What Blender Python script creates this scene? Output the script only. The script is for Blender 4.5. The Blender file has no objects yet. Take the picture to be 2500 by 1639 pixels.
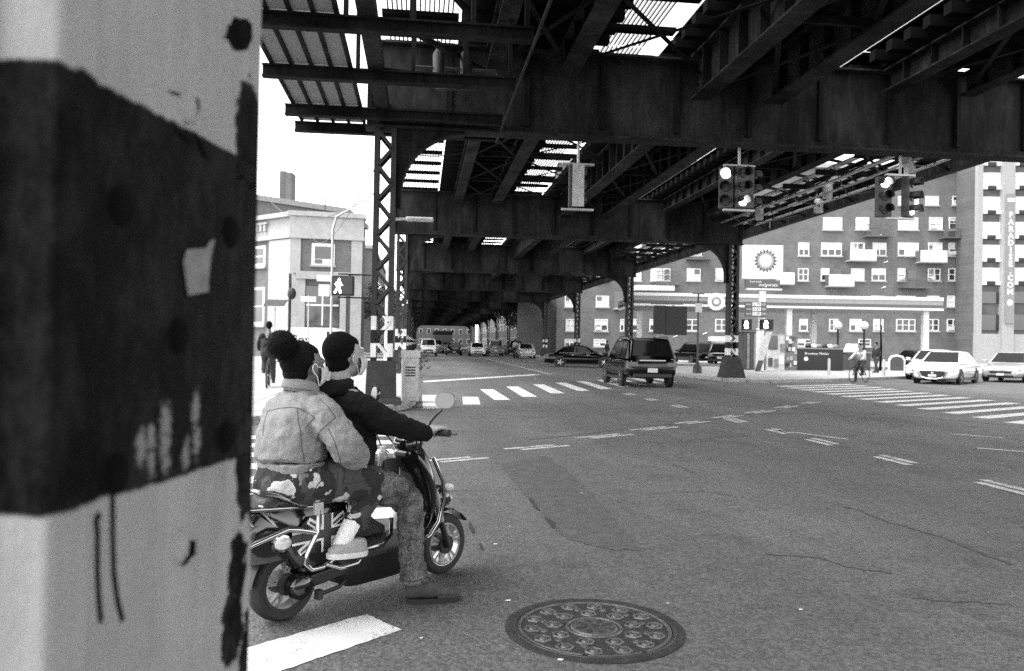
import bpy, math, random
from mathutils import Vector, Matrix
random.seed(7)
SC = bpy.context.scene
COL = SC.collection
R = math.radians
V = Vector

# ------------------------------------------------------------------ camera
H = 1.42
YAW, PITCH, ROLL = R(6.6), R(0.60), R(1.0)
FW = V((math.sin(YAW)*math.cos(PITCH), math.cos(YAW)*math.cos(PITCH), math.sin(PITCH)))
_r0 = V((math.cos(YAW), -math.sin(YAW), 0)); _u0 = _r0.cross(FW)
RT = _r0*math.cos(ROLL) + _u0*math.sin(ROLL)
UP = _u0*math.cos(ROLL) - _r0*math.sin(ROLL)
EYE = V((0, 0, H))
cam = bpy.data.cameras.new('camera'); co = bpy.data.objects.new('camera', cam); COL.objects.link(co)
cam.sensor_width = 36; cam.lens = 36*1944/2500; cam.clip_start = 0.05; cam.clip_end = 3000
M = Matrix((RT, UP, -FW)).transposed().to_4x4(); M.translation = EYE
co.matrix_world = M
cam.dof.use_dof = True; cam.dof.focus_distance = 5.2; cam.dof.aperture_fstop = 4.5
SC.camera = co

def ray(x, y):
    return FW + RT*((x-1250)/1944) - UP*((y-819.5)/1944)
def at_depth(x, y, d):
    return EYE + ray(x, y)*d
def at_ground(x, y, z=0.0):
    r = ray(x, y); return EYE + r*((z-H)/r.z)

# ------------------------------------------------------------------ world, sun, exposure
SUN_EL, SUN_AZ = R(62), R(-105)        # azimuth clockwise from +Y: high soft light from the left
w = bpy.data.worlds.new('World'); SC.world = w; w.use_nodes = True
nt = w.node_tree; bg = nt.nodes['Background']
sky = nt.nodes.new('ShaderNodeTexSky'); sky.sky_type = 'NISHITA'; sky.sun_disc = False
sky.sun_elevation = SUN_EL; sky.sun_rotation = SUN_AZ; sky.dust_density = 1.0; sky.air_density = 1.0; sky.ozone_density = 1
bw = nt.nodes.new('ShaderNodeRGBToBW')
nt.links.new(sky.outputs[0], bw.inputs[0]); nt.links.new(bw.outputs[0], bg.inputs[0])
bg.inputs[1].default_value = 0.15
sl = bpy.data.lights.new('sun', 'SUN'); sl.energy = 0.6; sl.angle = R(35); sl.color = (1, 1, 1)
so = bpy.data.objects.new('sun', sl); COL.objects.link(so)
sd = V((math.sin(SUN_AZ)*math.cos(SUN_EL), math.cos(SUN_AZ)*math.cos(SUN_EL), math.sin(SUN_EL)))
so.rotation_euler = sd.to_track_quat('Z', 'Y').to_euler()
SC.view_settings.view_transform = 'Standard'; SC.view_settings.look = 'None'
SC.view_settings.exposure = 2.5; SC.view_settings.gamma = 1.0
SC.cycles.use_denoising = False
SC.cycles.max_bounces = 5; SC.cycles.diffuse_bounces = 2; SC.cycles.glossy_bounces = 2
SC.cycles.transmission_bounces = 4; SC.cycles.transparent_max_bounces = 6
SC.cycles.sample_clamp_indirect = 4; SC.cycles.caustics_reflective = False; SC.cycles.caustics_refractive = False
SC.cycles.use_adaptive_sampling = False

# ------------------------------------------------------------------ materials
MATS = {}
def mat(name, v, rough=0.7, metal=0.0, var=0.25, scale=6.0, bump=0.0, bscale=None, stretch=1.0, spec=0.5,
        emit=0.0, alpha=1.0, trans=0.0, coat=0.0):
    """a grey procedural material: base value, mottled by noise, fine relief"""
    if name in MATS: return MATS[name]
    m = bpy.data.materials.new(name); m.use_nodes = True; MATS[name] = m
    n = m.node_tree.nodes; l = m.node_tree.links; b = n['Principled BSDF']
    b.inputs['Roughness'].default_value = rough; b.inputs['Metallic'].default_value = metal
    b.inputs['Specular IOR Level'].default_value = spec
    b.inputs['Coat Weight'].default_value = coat
    if coat: b.inputs['Coat Roughness'].default_value = 0.05
    if trans: b.inputs['Transmission Weight'].default_value = trans
    tc = n.new('ShaderNodeTexCoord'); mp = n.new('ShaderNodeMapping'); mp.inputs['Scale'].default_value = (1, 1, stretch)
    l.new(tc.outputs['Object'], mp.inputs[0])
    nz = n.new('ShaderNodeTexNoise'); nz.inputs['Scale'].default_value = scale; nz.inputs['Detail'].default_value = 8
    nz.inputs['Roughness'].default_value = 0.65
    l.new(mp.outputs[0], nz.inputs['Vector'])
    mr = n.new('ShaderNodeMapRange'); mr.inputs[1].default_value = 0.3; mr.inputs[2].default_value = 0.7
    mr.inputs[3].default_value = v*(1-var); mr.inputs[4].default_value = v*(1+var)
    l.new(nz.outputs[0], mr.inputs[0]); l.new(mr.outputs[0], b.inputs['Base Color'])
    if emit:
        b.inputs['Emission Color'].default_value = (1, 1, 1, 1); b.inputs['Emission Strength'].default_value = emit
    if bump:
        n2 = n.new('ShaderNodeTexNoise'); n2.inputs['Scale'].default_value = bscale or scale*6; n2.inputs['Detail'].default_value = 5
        l.new(mp.outputs[0], n2.inputs['Vector'])
        bp = n.new('ShaderNodeBump'); bp.inputs['Strength'].default_value = bump; bp.inputs['Distance'].default_value = 0.02
        l.new(n2.outputs[0], bp.inputs['Height']); l.new(bp.outputs[0], b.inputs['Normal'])
    return m
def nodes_of(m): return m.node_tree.nodes, m.node_tree.links, m.node_tree.nodes['Principled BSDF']
def chain(m):
    """tiny node helper: math(op,a,b) and friends on material m"""
    n, l, b = nodes_of(m)
    def put(sock, val):
        if isinstance(val, (int, float)): sock.default_value = val
        else: l.new(val, sock)
    def mth(op, a, c=0.0, d=0.0):
        k = n.new('ShaderNodeMath'); k.operation = op
        put(k.inputs[0], a); put(k.inputs[1], c); put(k.inputs[2], d); return k.outputs[0]
    def mix(f, a, c):
        k = n.new('ShaderNodeMix'); put(k.inputs[0], f); put(k.inputs[2], a); put(k.inputs[3], c); return k.outputs[0]
    def noise(scale, detail=6, rough=0.6, vec=None):
        k = n.new('ShaderNodeTexNoise'); k.inputs['Scale'].default_value = scale; k.inputs['Detail'].default_value = detail
        k.inputs['Roughness'].default_value = rough
        if vec is not None: l.new(vec, k.inputs['Vector'])
        return k.outputs[0]
    def smooth(x, a, c):
        k = n.new('ShaderNodeMapRange'); k.interpolation_type = 'SMOOTHSTEP'; put(k.inputs[0], x)
        k.inputs[1].default_value = a; k.inputs[2].default_value = c; return k.outputs[0]
    def mapping(vec, sc=(1, 1, 1)):
        k = n.new('ShaderNodeMapping'); k.inputs['Scale'].default_value = sc; l.new(vec, k.inputs[0]); return k.outputs[0]
    return n, l, b, mth, mix, noise, smooth, mapping

# ------------------------------------------------------------------ mesh builder
def frame(d, up=(0, 0, 1)):
    d = V(d).normalized(); u = V(up)
    if abs(d.dot(u)) > 0.98*u.length: u = V((0, 1, 0)) if abs(d.y) < 0.9 else V((1, 0, 0))
    s = d.cross(u).normalized(); u = s.cross(d).normalized()
    return s, u, d
class MB:
    def __init__(s): s.v = []; s.f = []
    def add(s, vs, fs):
        o = len(s.v); s.v.extend(tuple(p) for p in vs); s.f.extend(tuple(o+i for i in f) for f in fs); return s
    def box(s, x0, x1, y0, y1, z0, z1):
        return s.add([(x0,y0,z0),(x1,y0,z0),(x1,y1,z0),(x0,y1,z0),(x0,y0,z1),(x1,y0,z1),(x1,y1,z1),(x0,y1,z1)],
                     [(0,3,2,1),(4,5,6,7),(0,1,5,4),(1,2,6,5),(2,3,7,6),(3,0,4,7)])
    def beam(s, p, q, w, h, up=(0, 0, 1)):
        p, q = V(p), V(q); a, u, d = frame(q-p, up); a = a*(w/2); u = u*(h/2)
        vs = [p-a-u, p+a-u, p+a+u, p-a+u, q-a-u, q+a-u, q+a+u, q-a+u]
        return s.add(vs, [(3,2,1,0),(4,5,6,7),(0,1,5,4),(1,2,6,5),(2,3,7,6),(3,0,4,7)])
    def ibeam(s, p, q, w, h, tf=0.03, tw=0.02):
        """I section: bottom flange centre line p-q, depth h upwards"""
        p, q = V(p), V(q); up = V((0, 0, 1))
        s.beam(p+up*tf/2, q+up*tf/2, w, tf); s.beam(p+up*(h-tf/2), q+up*(h-tf/2), w, tf)
        return s.beam(p+up*h/2, q+up*h/2, tw, h-2*tf)
    def tube(s, pts, r, n=8, sx=1.0, closed=False):
        """sweep; r may be a list; sx squashes the side axis"""
        pts = [V(p) for p in pts]; k = len(pts)
        rs = r if isinstance(r, (list, tuple)) else [r]*k
        rings = []; prev = None
        for i, p in enumerate(pts):
            if closed: d = pts[(i+1) % k]-pts[i-1]
            else: d = (pts[min(i+1, k-1)]-pts[max(i-1, 0)])
            a, u, d = frame(d)
            if prev is not None:
                u = (prev - d*prev.dot(d))
                u = u.normalized() if u.length > 1e-6 else frame(d)[1]
                a = d.cross(u).normalized()
            prev = u
            rings.append([p + a*(math.cos(t)*rs[i]*sx) + u*(math.sin(t)*rs[i]) for t in [2*math.pi*j/n for j in range(n)]])
        return s.rings(rings, closed)
    def rings(s, rings, closed=False, caps=True):
        n = len(rings[0]); o = len(s.v)
        for r in rings: s.v.extend(tuple(p) for p in r)
        m = len(rings)
        for i in range(m if closed else m-1):
            a = o+i*n; b = o+((i+1) % m)*n
            for j in range(n): s.f.append((a+j, a+(j+1) % n, b+(j+1) % n, b+j))
        if caps and not closed:
            s.f.append(tuple(o+j for j in reversed(range(n)))); s.f.append(tuple(o+(m-1)*n+j for j in range(n)))
        return s
    def lathe(s, prof, n=16, o=(0, 0, 0), ax=(0, 0, 1), caps=True):
        o = V(o); a, u, d = frame(ax)
        return s.rings([[o + d*z + a*(r*math.cos(2*math.pi*j/n)) + u*(r*math.sin(2*math.pi*j/n)) for j in range(n)] for r, z in prof], caps=caps)
    def prism(s, poly, o=(0, 0, 0), ex=(1, 0, 0), ey=(0, 0, 1), ez=(0, 1, 0), t=0.02):
        """polygon in the ex,ey plane through o, thickened by t along ez"""
        o, ex, ey, ez = V(o), V(ex), V(ey), V(ez).normalized()
        k = len(poly); a = [o+ex*x+ey*y for x, y in poly]; b = [p+ez*t for p in a]
        return s.add(a+b, [tuple(range(k)), tuple(reversed(range(k, 2*k)))] + [(i, k+i, k+(i+1) % k, (i+1) % k) for i in range(k)])
    def sphere(s, c, r, n=12, m=8, sc=(1, 1, 1)):
        c = V(c); vs = []; fs = []
        for i in range(m+1):
            th = math.pi*i/m
            for j in range(n):
                ph = 2*math.pi*j/n
                vs.append((c.x+sc[0]*r*math.sin(th)*math.cos(ph), c.y+sc[1]*r*math.sin(th)*math.sin(ph), c.z+sc[2]*r*math.cos(th)))
        for i in range(m):
            for j in range(n): fs.append((i*n+j, (i+1)*n+j, (i+1)*n+(j+1) % n, i*n+(j+1) % n))
        return s.add(vs, fs)
    def mesh(s, name, smooth=False, fixn=True):
        me = bpy.data.meshes.new(name); me.from_pydata(s.v, [], s.f); me.validate(clean_customdata=False)
        if fixn:
            import bmesh
            bm = bmesh.new(); bm.from_mesh(me); bmesh.ops.recalc_face_normals(bm, faces=bm.faces); bm.to_mesh(me); bm.free()
        if smooth:
            me.shade_smooth()
            try: me.set_sharp_from_angle(angle=R(smooth if smooth is not True else 45))
            except Exception: pass
        return me
    def build(s, name, m, parent=None, smooth=False, bevel=0, loc=None, rz=0.0, fixn=True):
        o = obj(name, s.mesh(name, smooth, fixn), m, parent, loc, rz)
        if bevel:
            md = o.modifiers.new('bevel', 'BEVEL'); md.width = bevel; md.segments = 2; md.limit_method = 'ANGLE'; md.angle_limit = R(40)
        return o
def obj(name, me, m=None, parent=None, loc=None, rz=0.0):
    o = bpy.data.objects.new(name, me); COL.objects.link(o)
    if m is not None and me is not None and not me.materials: me.materials.append(m)
    if parent is not None: o.parent = parent
    if loc is not None: o.location = loc
    if rz: o.rotation_euler = (0, 0, rz)
    return o
def tag(o, label=None, cat=None, group=None, kind=None):
    if label: o['label'] = label
    if cat: o['category'] = cat
    if group: o['group'] = group
    if kind: o['kind'] = kind
    return o
def thing(name, label, cat, loc=(0, 0, 0), rz=0.0, group=None):
    o = bpy.data.objects.new(name, None); COL.objects.link(o); o.empty_display_size = 0.2
    o.location = loc; o.rotation_euler = (0, 0, rz)
    return tag(o, label, cat, group)
def copy_tree(o, parent=None):
    c = o.copy(); COL.objects.link(c); c.parent = parent
    for ch in list(o.children): copy_tree(ch, c)
    return c
def text_mesh(s, size, name='lettering', ext=0.004, align='CENTER', shear=0.0, bold=0.0):
    cu = bpy.data.curves.new(name, 'FONT'); cu.body = s; cu.size = size; cu.extrude = ext; cu.align_x = align; cu.align_y = 'CENTER'
    cu.shear = shear; cu.offset = bold; cu.resolution_u = 2
    t = bpy.data.objects.new(name, cu); COL.objects.link(t)
    dg = bpy.context.evaluated_depsgraph_get(); me = bpy.data.meshes.new_from_object(t.evaluated_get(dg))
    bpy.data.objects.remove(t); bpy.data.curves.remove(cu); me.name = name
    return me
def lettering(s, size, m, parent, loc, rx=R(90), rz=0.0, name='lettering', **k):
    me = text_mesh(s, size, name, **k); me.materials.clear(); me.materials.append(m)
    o = obj(name, me, None, parent, loc); o.rotation_euler = (rx, 0, rz); return o

# base greys
def steel_mat(name, lo, hi, sc):
    """old steel: sooty paint with paler peeled patches and vertical streaks"""
    m = mat(name, lo, 0.75, 0, 0.4, 2, 0.35, 34, 0.5, spec=0.06)
    n, l, b, mth, mix, noise, smooth, mapping = chain(m); tc = n['Texture Coordinate'].outputs['Object']
    geo = n.new('ShaderNodeNewGeometry').outputs['Position']
    p = mth('ADD', mth('MULTIPLY', noise(sc, 9, .72, mapping(geo, (1, 1, .45))), .7), mth('MULTIPLY', noise(sc*7, 6, .7, mapping(geo, (1, 1, .12))), .3))
    l.new(mix(smooth(p, .38, .70), lo, hi), b.inputs['Base Color']); return m
STEEL = steel_mat('riveted_steel', 0.006, 0.024, 1.7)
STEEL2 = steel_mat('weathered_steel_paint', 0.013, 0.052, 1.1)
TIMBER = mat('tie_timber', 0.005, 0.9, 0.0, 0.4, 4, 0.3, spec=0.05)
CONC = mat('concrete', 0.34, 0.9, 0.0, 0.22, 3, 0.25, 60)
KERB = mat('kerb_stone', 0.27, 0.85, 0.0, 0.3, 5, 0.2, 60)
BLACK = mat('black_plastic', 0.012, 0.45, 0, 0.3, 12)
RUBBER = mat('tyre_rubber', 0.018, 0.8, 0, 0.3, 30, 0.2, 90)
CHROME = mat('chrome', 0.42, 0.12, 1.0, 0.05, 20)
GALV = mat('galvanised_steel', 0.42, 0.45, 0.6, 0.2, 12)
WHITE = mat('white_paint', 0.78, 0.5, 0, 0.06, 8)
GLASSD = mat('dark_glass', 0.008, 0.06, 0, 0.2, 4, spec=0.3)
LAMPON = mat('lit_lamp_lens', 0.9, 0.4, 0, 0.0, 4, emit=2.5)
# ------------------------------------------------------------------ ground, road, pavements
def asphalt_mat():
    m = mat('asphalt', 0.088, 0.85, 0, 0.2, 0.35, 0.0)
    n, l, b, mth, mix, noise, smooth, mapping = chain(m)
    tc = n['Texture Coordinate'].outputs['Object']
    big = n['Map Range'].outputs[0]
    vo = n.new('ShaderNodeTexVoronoi'); vo.inputs['Scale'].default_value = 60; l.new(tc, vo.inputs['Vector'])
    fine = noise(210, 3, 0.7, tc); mid = noise(14, 6, 0.7, tc)
    g = mth('MULTIPLY', big, mth('ADD', 0.45, mth('MULTIPLY', vo.outputs['Color'], 0.55) if False else mth('MULTIPLY', fine, 1.1)))
    wn = n.new('ShaderNodeTexWhiteNoise'); l.new(vo.outputs['Position'], wn.inputs['Vector'])
    g = mth('MULTIPLY', g, mth('ADD', 0.6, mth('MULTIPLY', wn.outputs['Value'], 0.75)))
    g = mth('MULTIPLY', g, mth('ADD', 0.55, mth('MULTIPLY', mid, 0.9)))
    g = mth('MULTIPLY', g, mth('SUBTRACT', 1.12, mth('MULTIPLY', smooth(noise(1.1, 7, .7, tc), .5, .72), .42)))   # oil and tyre stains
    g = mth('MULTIPLY', g, mth('ADD', .86, mth('MULTIPLY', smooth(noise(.5, 5, .6, mapping(tc, (1, .12, 1))), .4, .62), .3)))
    # long thin cracks
    cv = n.new('ShaderNodeTexVoronoi'); cv.feature = 'DISTANCE_TO_EDGE'; cv.inputs['Scale'].default_value = 0.22
    wob = n.new('ShaderNodeVectorMath'); wob.operation = 'ADD'; l.new(tc, wob.inputs[0])
    nzv = n.new('ShaderNodeTexNoise'); nzv.inputs['Scale'].default_value = 1.3; nzv.inputs['Detail'].default_value = 6; l.new(tc, nzv.inputs['Vector'])
    l.new(nzv.outputs['Color'], wob.inputs[1]); l.new(wob.outputs[0], cv.inputs['Vector'])
    crack = mth('SUBTRACT', 1.0, smooth(cv.outputs['Distance'], 0.0, 0.009))
    crack = mth('MULTIPLY', crack, smooth(noise(0.6, 3, 0.5, tc), 0.42, 0.55))
    g = mth('MULTIPLY', g, mth('SUBTRACT', 1.0, mth('MULTIPLY', crack, 0.5)))
    l.new(g, b.inputs['Base Color'])
    bp = n.new('ShaderNodeBump'); bp.inputs['Strength'].default_value = 0.55; bp.inputs['Distance'].default_value = 0.012
    hh = mth('ADD', mth('MULTIPLY', vo.outputs['Distance'], -0.8), mth('MULTIPLY', mid, 0.7))
    hh = mth('SUBTRACT', hh, mth('MULTIPLY', crack, 0.6))
    l.new(hh, bp.inputs['Height']); l.new(bp.outputs[0], b.inputs['Normal'])
    return m
ASPH = asphalt_mat()
def paint_mat(name, v, wear, edge=0.5):
    m = mat(name, v, 0.75, 0, 0.12, 3)
    n, l, b, mth, mix, noise, smooth, mapping = chain(m)
    tc = n['Texture Coordinate'].outputs['Object']
    base = n['Map Range'].outputs[0]
    worn = mth('ADD', mth('MULTIPLY', noise(60, 5, 0.75, tc), 0.6), mth('MULTIPLY', noise(5, 5, 0.7, tc), 0.4))
    f = smooth(worn, wear-0.04, wear+0.03)
    l.new(mix(f, 0.11, base), b.inputs['Base Color'])
    return m
PAINT = paint_mat('road_paint', 0.6, 0.42); PAINTW = paint_mat('worn_road_paint', 0.5, 0.47)

road = tag(MB().add([(-400,-60,0),(400,-60,0),(400,900,0),(-400,900,0)], [(0,1,2,3)]).build('road', ASPH), kind='structure')
def sheet(name, m, pts, z, parent=road):
    return MB().add([(x, y, z) for x, y in pts], [tuple(range(len(pts)))]).build(name, m, parent)
def walk(name, pts, z=0.13):
    """raised pavement slab with a separate stone kerb edge"""
    o = MB().prism(pts, ex=(1,0,0), ey=(0,1,0), ez=(0,0,1), t=z).build(name, CONC)
    return tag(o, kind='structure')
SWL = [(-0.15,150),(-0.15,18.3),(-0.28,17.2),(-0.6,16.35),(-1.2,15.5),(-2.7,13.8),(-10,6.4),(-45,-28),(-90,-28),(-90,150)]
SWR = [(12.6,150),(12.6,33.4),(12.7,32.2),(13.3,31.2),(14.2,31.1),(18,33.1),(24,37.4),(70,72),(120,72),(120,150)]
walk('pavement', SWL)
walk('pavement', SWR)
walk('pavement', [(0.1,-40),(0.1,2.0),(-0.35,2.6),(-1.1,2.2),(-25,-20),(-25,-40)])
walk('pavement', [(12.5,-40),(12.5,7.5),(13.2,9.4),(14.4,10.4),(70,55),(70,-40)])
# kerb stones along the two far corners, laid stone by stone
def kerb_line(pts, length=1.6):
    me = None
    for (a, b) in zip(pts[:-1], pts[1:]):
        a, b = V((a[0], a[1], 0)), V((b[0], b[1], 0)); L = (b-a).length; n = max(1, round(L/length)); d = (b-a)/n
        if n > 24: n = 24
        for i in range(n):
            p, q = a+d*(i+0.006), a+d*(i+0.994)
            MB().beam(p+V((0,0,0.066)), q+V((0,0,0.066)), 0.17, 0.145).build('kerb_stone', KERB, road)
kerb_line(SWL[1:7]); kerb_line([(SWL[1][0], 60), SWL[1]], 2.0)
kerb_line(SWR[1:7]); kerb_line([(SWR[1][0], 80), SWR[1]], 2.0)
# paving slabs on the far left corner
sl_me = MB().box(-0.735,0.735,-0.735,0.735,0.1,0.136).mesh('paving_slab')
pv = [o for o in bpy.data.objects if o.name.startswith('pavement')][0]
def inside(x, y, poly):
    c = False; j = len(poly)-1
    for i in range(len(poly)):
        xi, yi = poly[i]; xj, yj = poly[j]
        if (yi > y) != (yj > y) and x < (xj-xi)*(y-yi)/(yj-yi)+xi: c = not c
        j = i
    return c
for i in range(-12, 0):
    for j in range(0, 26):
        x, y = -0.25+1.5*i+0.65, 8.0+1.5*j
        if all(inside(x+a*0.74, y+c*0.74, SWL) for a in (-1, 1) for c in (-1, 1)):
            obj('paving_slab', sl_me, CONC, pv, (x, y, 0))

# --- painted markings (sheets 4 mm above the road)
def bar(p, q, w, m=PAINT, name='crosswalk_bar', wd=None):
    p, q = V((p[0], p[1], 0)), V((q[0], q[1], 0)); d = (q-p).normalized()
    s = V(wd) if wd else V((-d.y, d.x, 0))
    s = s.normalized()*(w/2)
    return sheet(name, m, [(v.x, v.y) for v in (p-s, q-s, q+s, p+s)], 0.004)
for k, (x0, y0, x1, y1) in enumerate([(.3,17.2,.3,21.6),(1.22,18.35,1.35,21.0),(2.1,20.0,2.08,24.5),(2.97,21.25,3.08,26.3),(4.02,22.9,4.2,27.9),(5.08,24.3,5.24,29.3),(6.06,25.4,6.3,30.6),(7.1,26.8,7.4,32.0),(8.1,28.2,8.4,33.4),(9.1,29.6,9.4,34.8),(10.1,31.0,10.4,36.2)]):
    bar((x0,y0),(x1,y1),0.42, wd=(1, 0.15, 0))
bar((-0.05,28.6),(5.5,36.9),0.55, name='stop_line')
for k in range(13):                                           # right-hand crosswalk
    x, y = 13.35-0.125*k, 28.4-1.14*k
    bar((x, y), (x+4.4, y+2.5), 0.38)
for k in range(8):                                            # left-hand crosswalk behind the scooter
    y = 12.3-0.93*k; bar((-3.2, y-0.6), (-0.42+0.06*k, y), 0.42)
def ragged(pts, step=.03, j=.005):
    out = []
    for a, b in zip(pts, pts[1:]+pts[:1]):
        k = max(1, int(math.hypot(b[0]-a[0], b[1]-a[1])/step))
        out += [(a[0]+(b[0]-a[0])*i/k+random.uniform(-j, j), a[1]+(b[1]-a[1])*i/k+random.uniform(-j, j)) for i in range(k)]
    return out
sheet('crosswalk_bar', PAINT, ragged([(-0.06,3.97),(-0.25,4.21),(-0.78,3.77),(-1.6,3.05),(-1.36,2.78),(-0.52,3.55)]), 0.004)
def ddash(p, q, off=0.16, w=0.10):
    p, q = V((p[0], p[1], 0)), V((q[0], q[1], 0)); d = (q-p).normalized(); s = V((-d.y, d.x, 0))
    bar(p+s*off/2, q+s*off/2, w, PAINTW, 'lane_dash'); bar(p-s*off/2+d*0.15, q-s*off/2+d*0.15, w, PAINTW, 'lane_dash')
for a, b in [((0.1,9.5),(0.7,9.85)),((1.2,10.6),(1.95,11.05)),((2.45,11.9),(3.25,12.45)),((3.6,13.05),(4.4,13.65)),((4.75,14.2),(5.4,14.7)),((5.9,15.35),(6.6,16.0)),((7.1,16.6),(7.9,17.3)),((8.5,18.1),(9.2,18.8)),((9.9,19.6),(10.6,20.3))]: ddash(a, b)
for y in (7.3, 9.25, 11.15, 12.6, 14.5, 17.9, 20.2, 22.4): ddash((6.15, y), (6.15, y+0.75), 0.18, 0.12)
bar((6.2,13.2),(6.75,11.9),0.1,PAINTW,'lane_dash')
bar((9.1,12.75),(9.65,12.2),0.12,PAINTW,'lane_dash'); bar((8.2,10.9),(8.75,10.4),0.12,PAINTW,'lane_dash')
bar((6.2,37.2),(6.2,75),0.13,PAINTW,'lane_line')
# darker trench repair in the road
PATCH = mat('asphalt_patch', 0.068, 0.9, 0, 0.35, 9, 0.8, 60)
rp = []
edge = [(0.98,9.31),(1.62,10.1),(1.68,9.0),(1.64,7.4),(1.6,6.2),(1.56,5.4),(1.36,5.42),(1.24,5.55),(1.06,5.9),(1.04,6.6),(1.0,7.7)]
for i, (a, b) in enumerate(zip(edge, edge[1:]+edge[:1])):
    for t in range(6):
        f = t/6; rp.append((a[0]+(b[0]-a[0])*f+random.uniform(-.018,.018), a[1]+(b[1]-a[1])*f+random.uniform(-.03,.03)))
sheet('trench_patch', PATCH, rp, 0.003)
HOLE = mat('pothole_edge', 0.02, 0.95, 0, 0.4, 12, 0.5)
for (cx, cy, sx, sy) in [(1.06,6.25,.035,.22),(1.03,7.0,.02,.3),(0.42,6.1,.018,.22),(0.45,5.55,.012,.12)]:
    sheet('road_crack', HOLE, [(cx+sx*math.cos(t)*random.uniform(.4,1.3), cy+sy*math.sin(t)*random.uniform(.7,1.1)) for t in [i*2*math.pi/14 for i in range(14)]], 0.0065)

# tar seams and scraps of litter
TAR = mat('tar_seam', 0.056, 0.7, 0, 0.4, 12, 0.3)
for pts, wd_ in (([(1640,955),(1760,968),(1900,985)], .03), ([(1870,1352),(1982,1362),(2070,1385),(2190,1403)], .022), ([(2065,1238),(2188,1280),(2306,1315),(2480,1385)], .04), ([(2230,1462),(2335,1468),(2480,1480)], .02), ([(1290,1075),(1500,1052),(1700,1030),(1840,1012),(2050,1005),(2250,1020),(2480,1040)], .05)):
    g_ = [at_ground(*p) for p in pts]; L_, R_ = [], []; wk_ = 0.0
    for a, b in zip(g_[:-1], g_[1:]):
        for i in range(14):
            c = a.lerp(b, i/14); d = (b-a).normalized(); s = V((-d.y, d.x, 0)); wk_ = (wk_ if i or L_ else 0.0)*.85+random.uniform(-.016, .016); o_ = s*wk_; L_.append(c+o_+s*wd_*random.uniform(.2, .6)); R_.append(c+o_-s*wd_*random.uniform(.2, .6))
    mb = MB(); n_ = len(L_); mb.add([(p.x, p.y, .0035) for p in L_+R_], [(i, i+1, n_+i+1, n_+i) for i in range(n_-1)]); mb.build('tar_seam', TAR if wd_ < .05 else PATCH, road)
SCRAP = mat('paper_scrap', .6, .8)
for px, py in [(1368,1613),(1242,1468),(1631,1475),(1245,1286),(1700,1120),(1420,1205),(2110,1105),(1030,1560),(1955,1490),(1210,1330)]:
    c = at_ground(px, py); k = random.uniform(.008, .02); MB().prism([(k*math.cos(t)*random.uniform(.6, 1.2), k*.7*math.sin(t)) for t in [i*math.pi/3 for i in range(6)]], o=(c.x, c.y, .004), ex=(1, 0, 0), ey=(0, 1, 0), ez=(0, 0, 1), t=.002).build('litter_scrap', SCRAP, road)

# manhole cover
IRON = mat('cast_iron', 0.045, 0.5, 0.4, 0.4, 18, 0.3, 120); IRONL = mat('worn_iron', 0.12, 0.42, 0.5, 0.3, 25, 0.2, 150)
mh = thing('manhole_cover', 'round cast iron manhole cover with hexagon bosses set in the asphalt', 'manhole cover', (0.895, 3.93, 0))
MB().lathe([(.388,0.0),(.388,0.012),(.402,0.014),(.405,.010),(.432,0.010),(.446,0.008),(.446,0.0)], 72, caps=False).build('frame', IRON, mh, smooth=30)
MB().lathe([(0.0001,0.006),(.386,0.006),(.386,0.0)], 72).build('cover', IRON, mh)
MB().lathe([(.366,0.006),(.368,0.0125),(.382,0.0125),(.385,0.006)], 72, caps=False).build('rim', IRONL, mh, smooth=30)
ctr = MB().lathe([(0.0001,0.012),(.112,0.012),(.118,0.006)], 40).build('centre_disc', IRONL, mh)
MB().lathe([(.128,0.006),(.131,0.012),(.14,0.012),(.143,0.006)], 40, caps=False).build('ring', IRONL, mh)
for k in range(8):
    a = k*math.pi/4
    MB().prism([(.035,.0),(.06,.028),(.1,.034),(.09,.008)], ex=(math.cos(a),math.sin(a),0), ey=(-math.sin(a),math.cos(a),0), ez=(0,0,1), t=0.004, o=(0,0,0.012)).build('leaf_mark', IRON, ctr)
MB().lathe([(0.0001,.019),(.018,.017),(.03,.012)], 12).build('boss', IRON, ctr)
hexr = MB()
hexr.rings([[V((r*math.cos(math.pi/3*j), r*math.sin(math.pi/3*j), z)) for j in range(6)] for r, z in ((.034,.006),(.036,.0125),(.044,.0125),(.047,.006))], caps=False)
hm = hexr.mesh('hexagon_ring'); dm = MB().lathe([(0.0001,.015),(.01,.0145),(.018,.011),(.021,.006)], 12).mesh('stud', 60)
for n_, rr, ph in ((9, .205, .1), (14, .312, 0.0)):
    for k in range(n_):
        a = ph+2*math.pi*k/n_; p = (rr*math.cos(a), rr*math.sin(a), 0)
        obj('hexagon_ring', hm, IRONL, mh, p, a); obj('stud', dm, IRONL, mh, p)
for k in range(12):
    a = .13+2*math.pi*k/12; MB().lathe([(.006,.006),(.008,.012),(.016,.012),(.018,.006)], 8, o=(.262*math.cos(a), .262*math.sin(a), 0), caps=False).build('small_ring', IRONL, mh)
for a in (-1.9, -1.15): MB().lathe([(0.0001,.0142),(.012,.0142),(.012,.006)], 10, o=(.385*math.cos(a), .385*math.sin(a), 0)).build('pick_hole', BLACK, mh)

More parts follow.
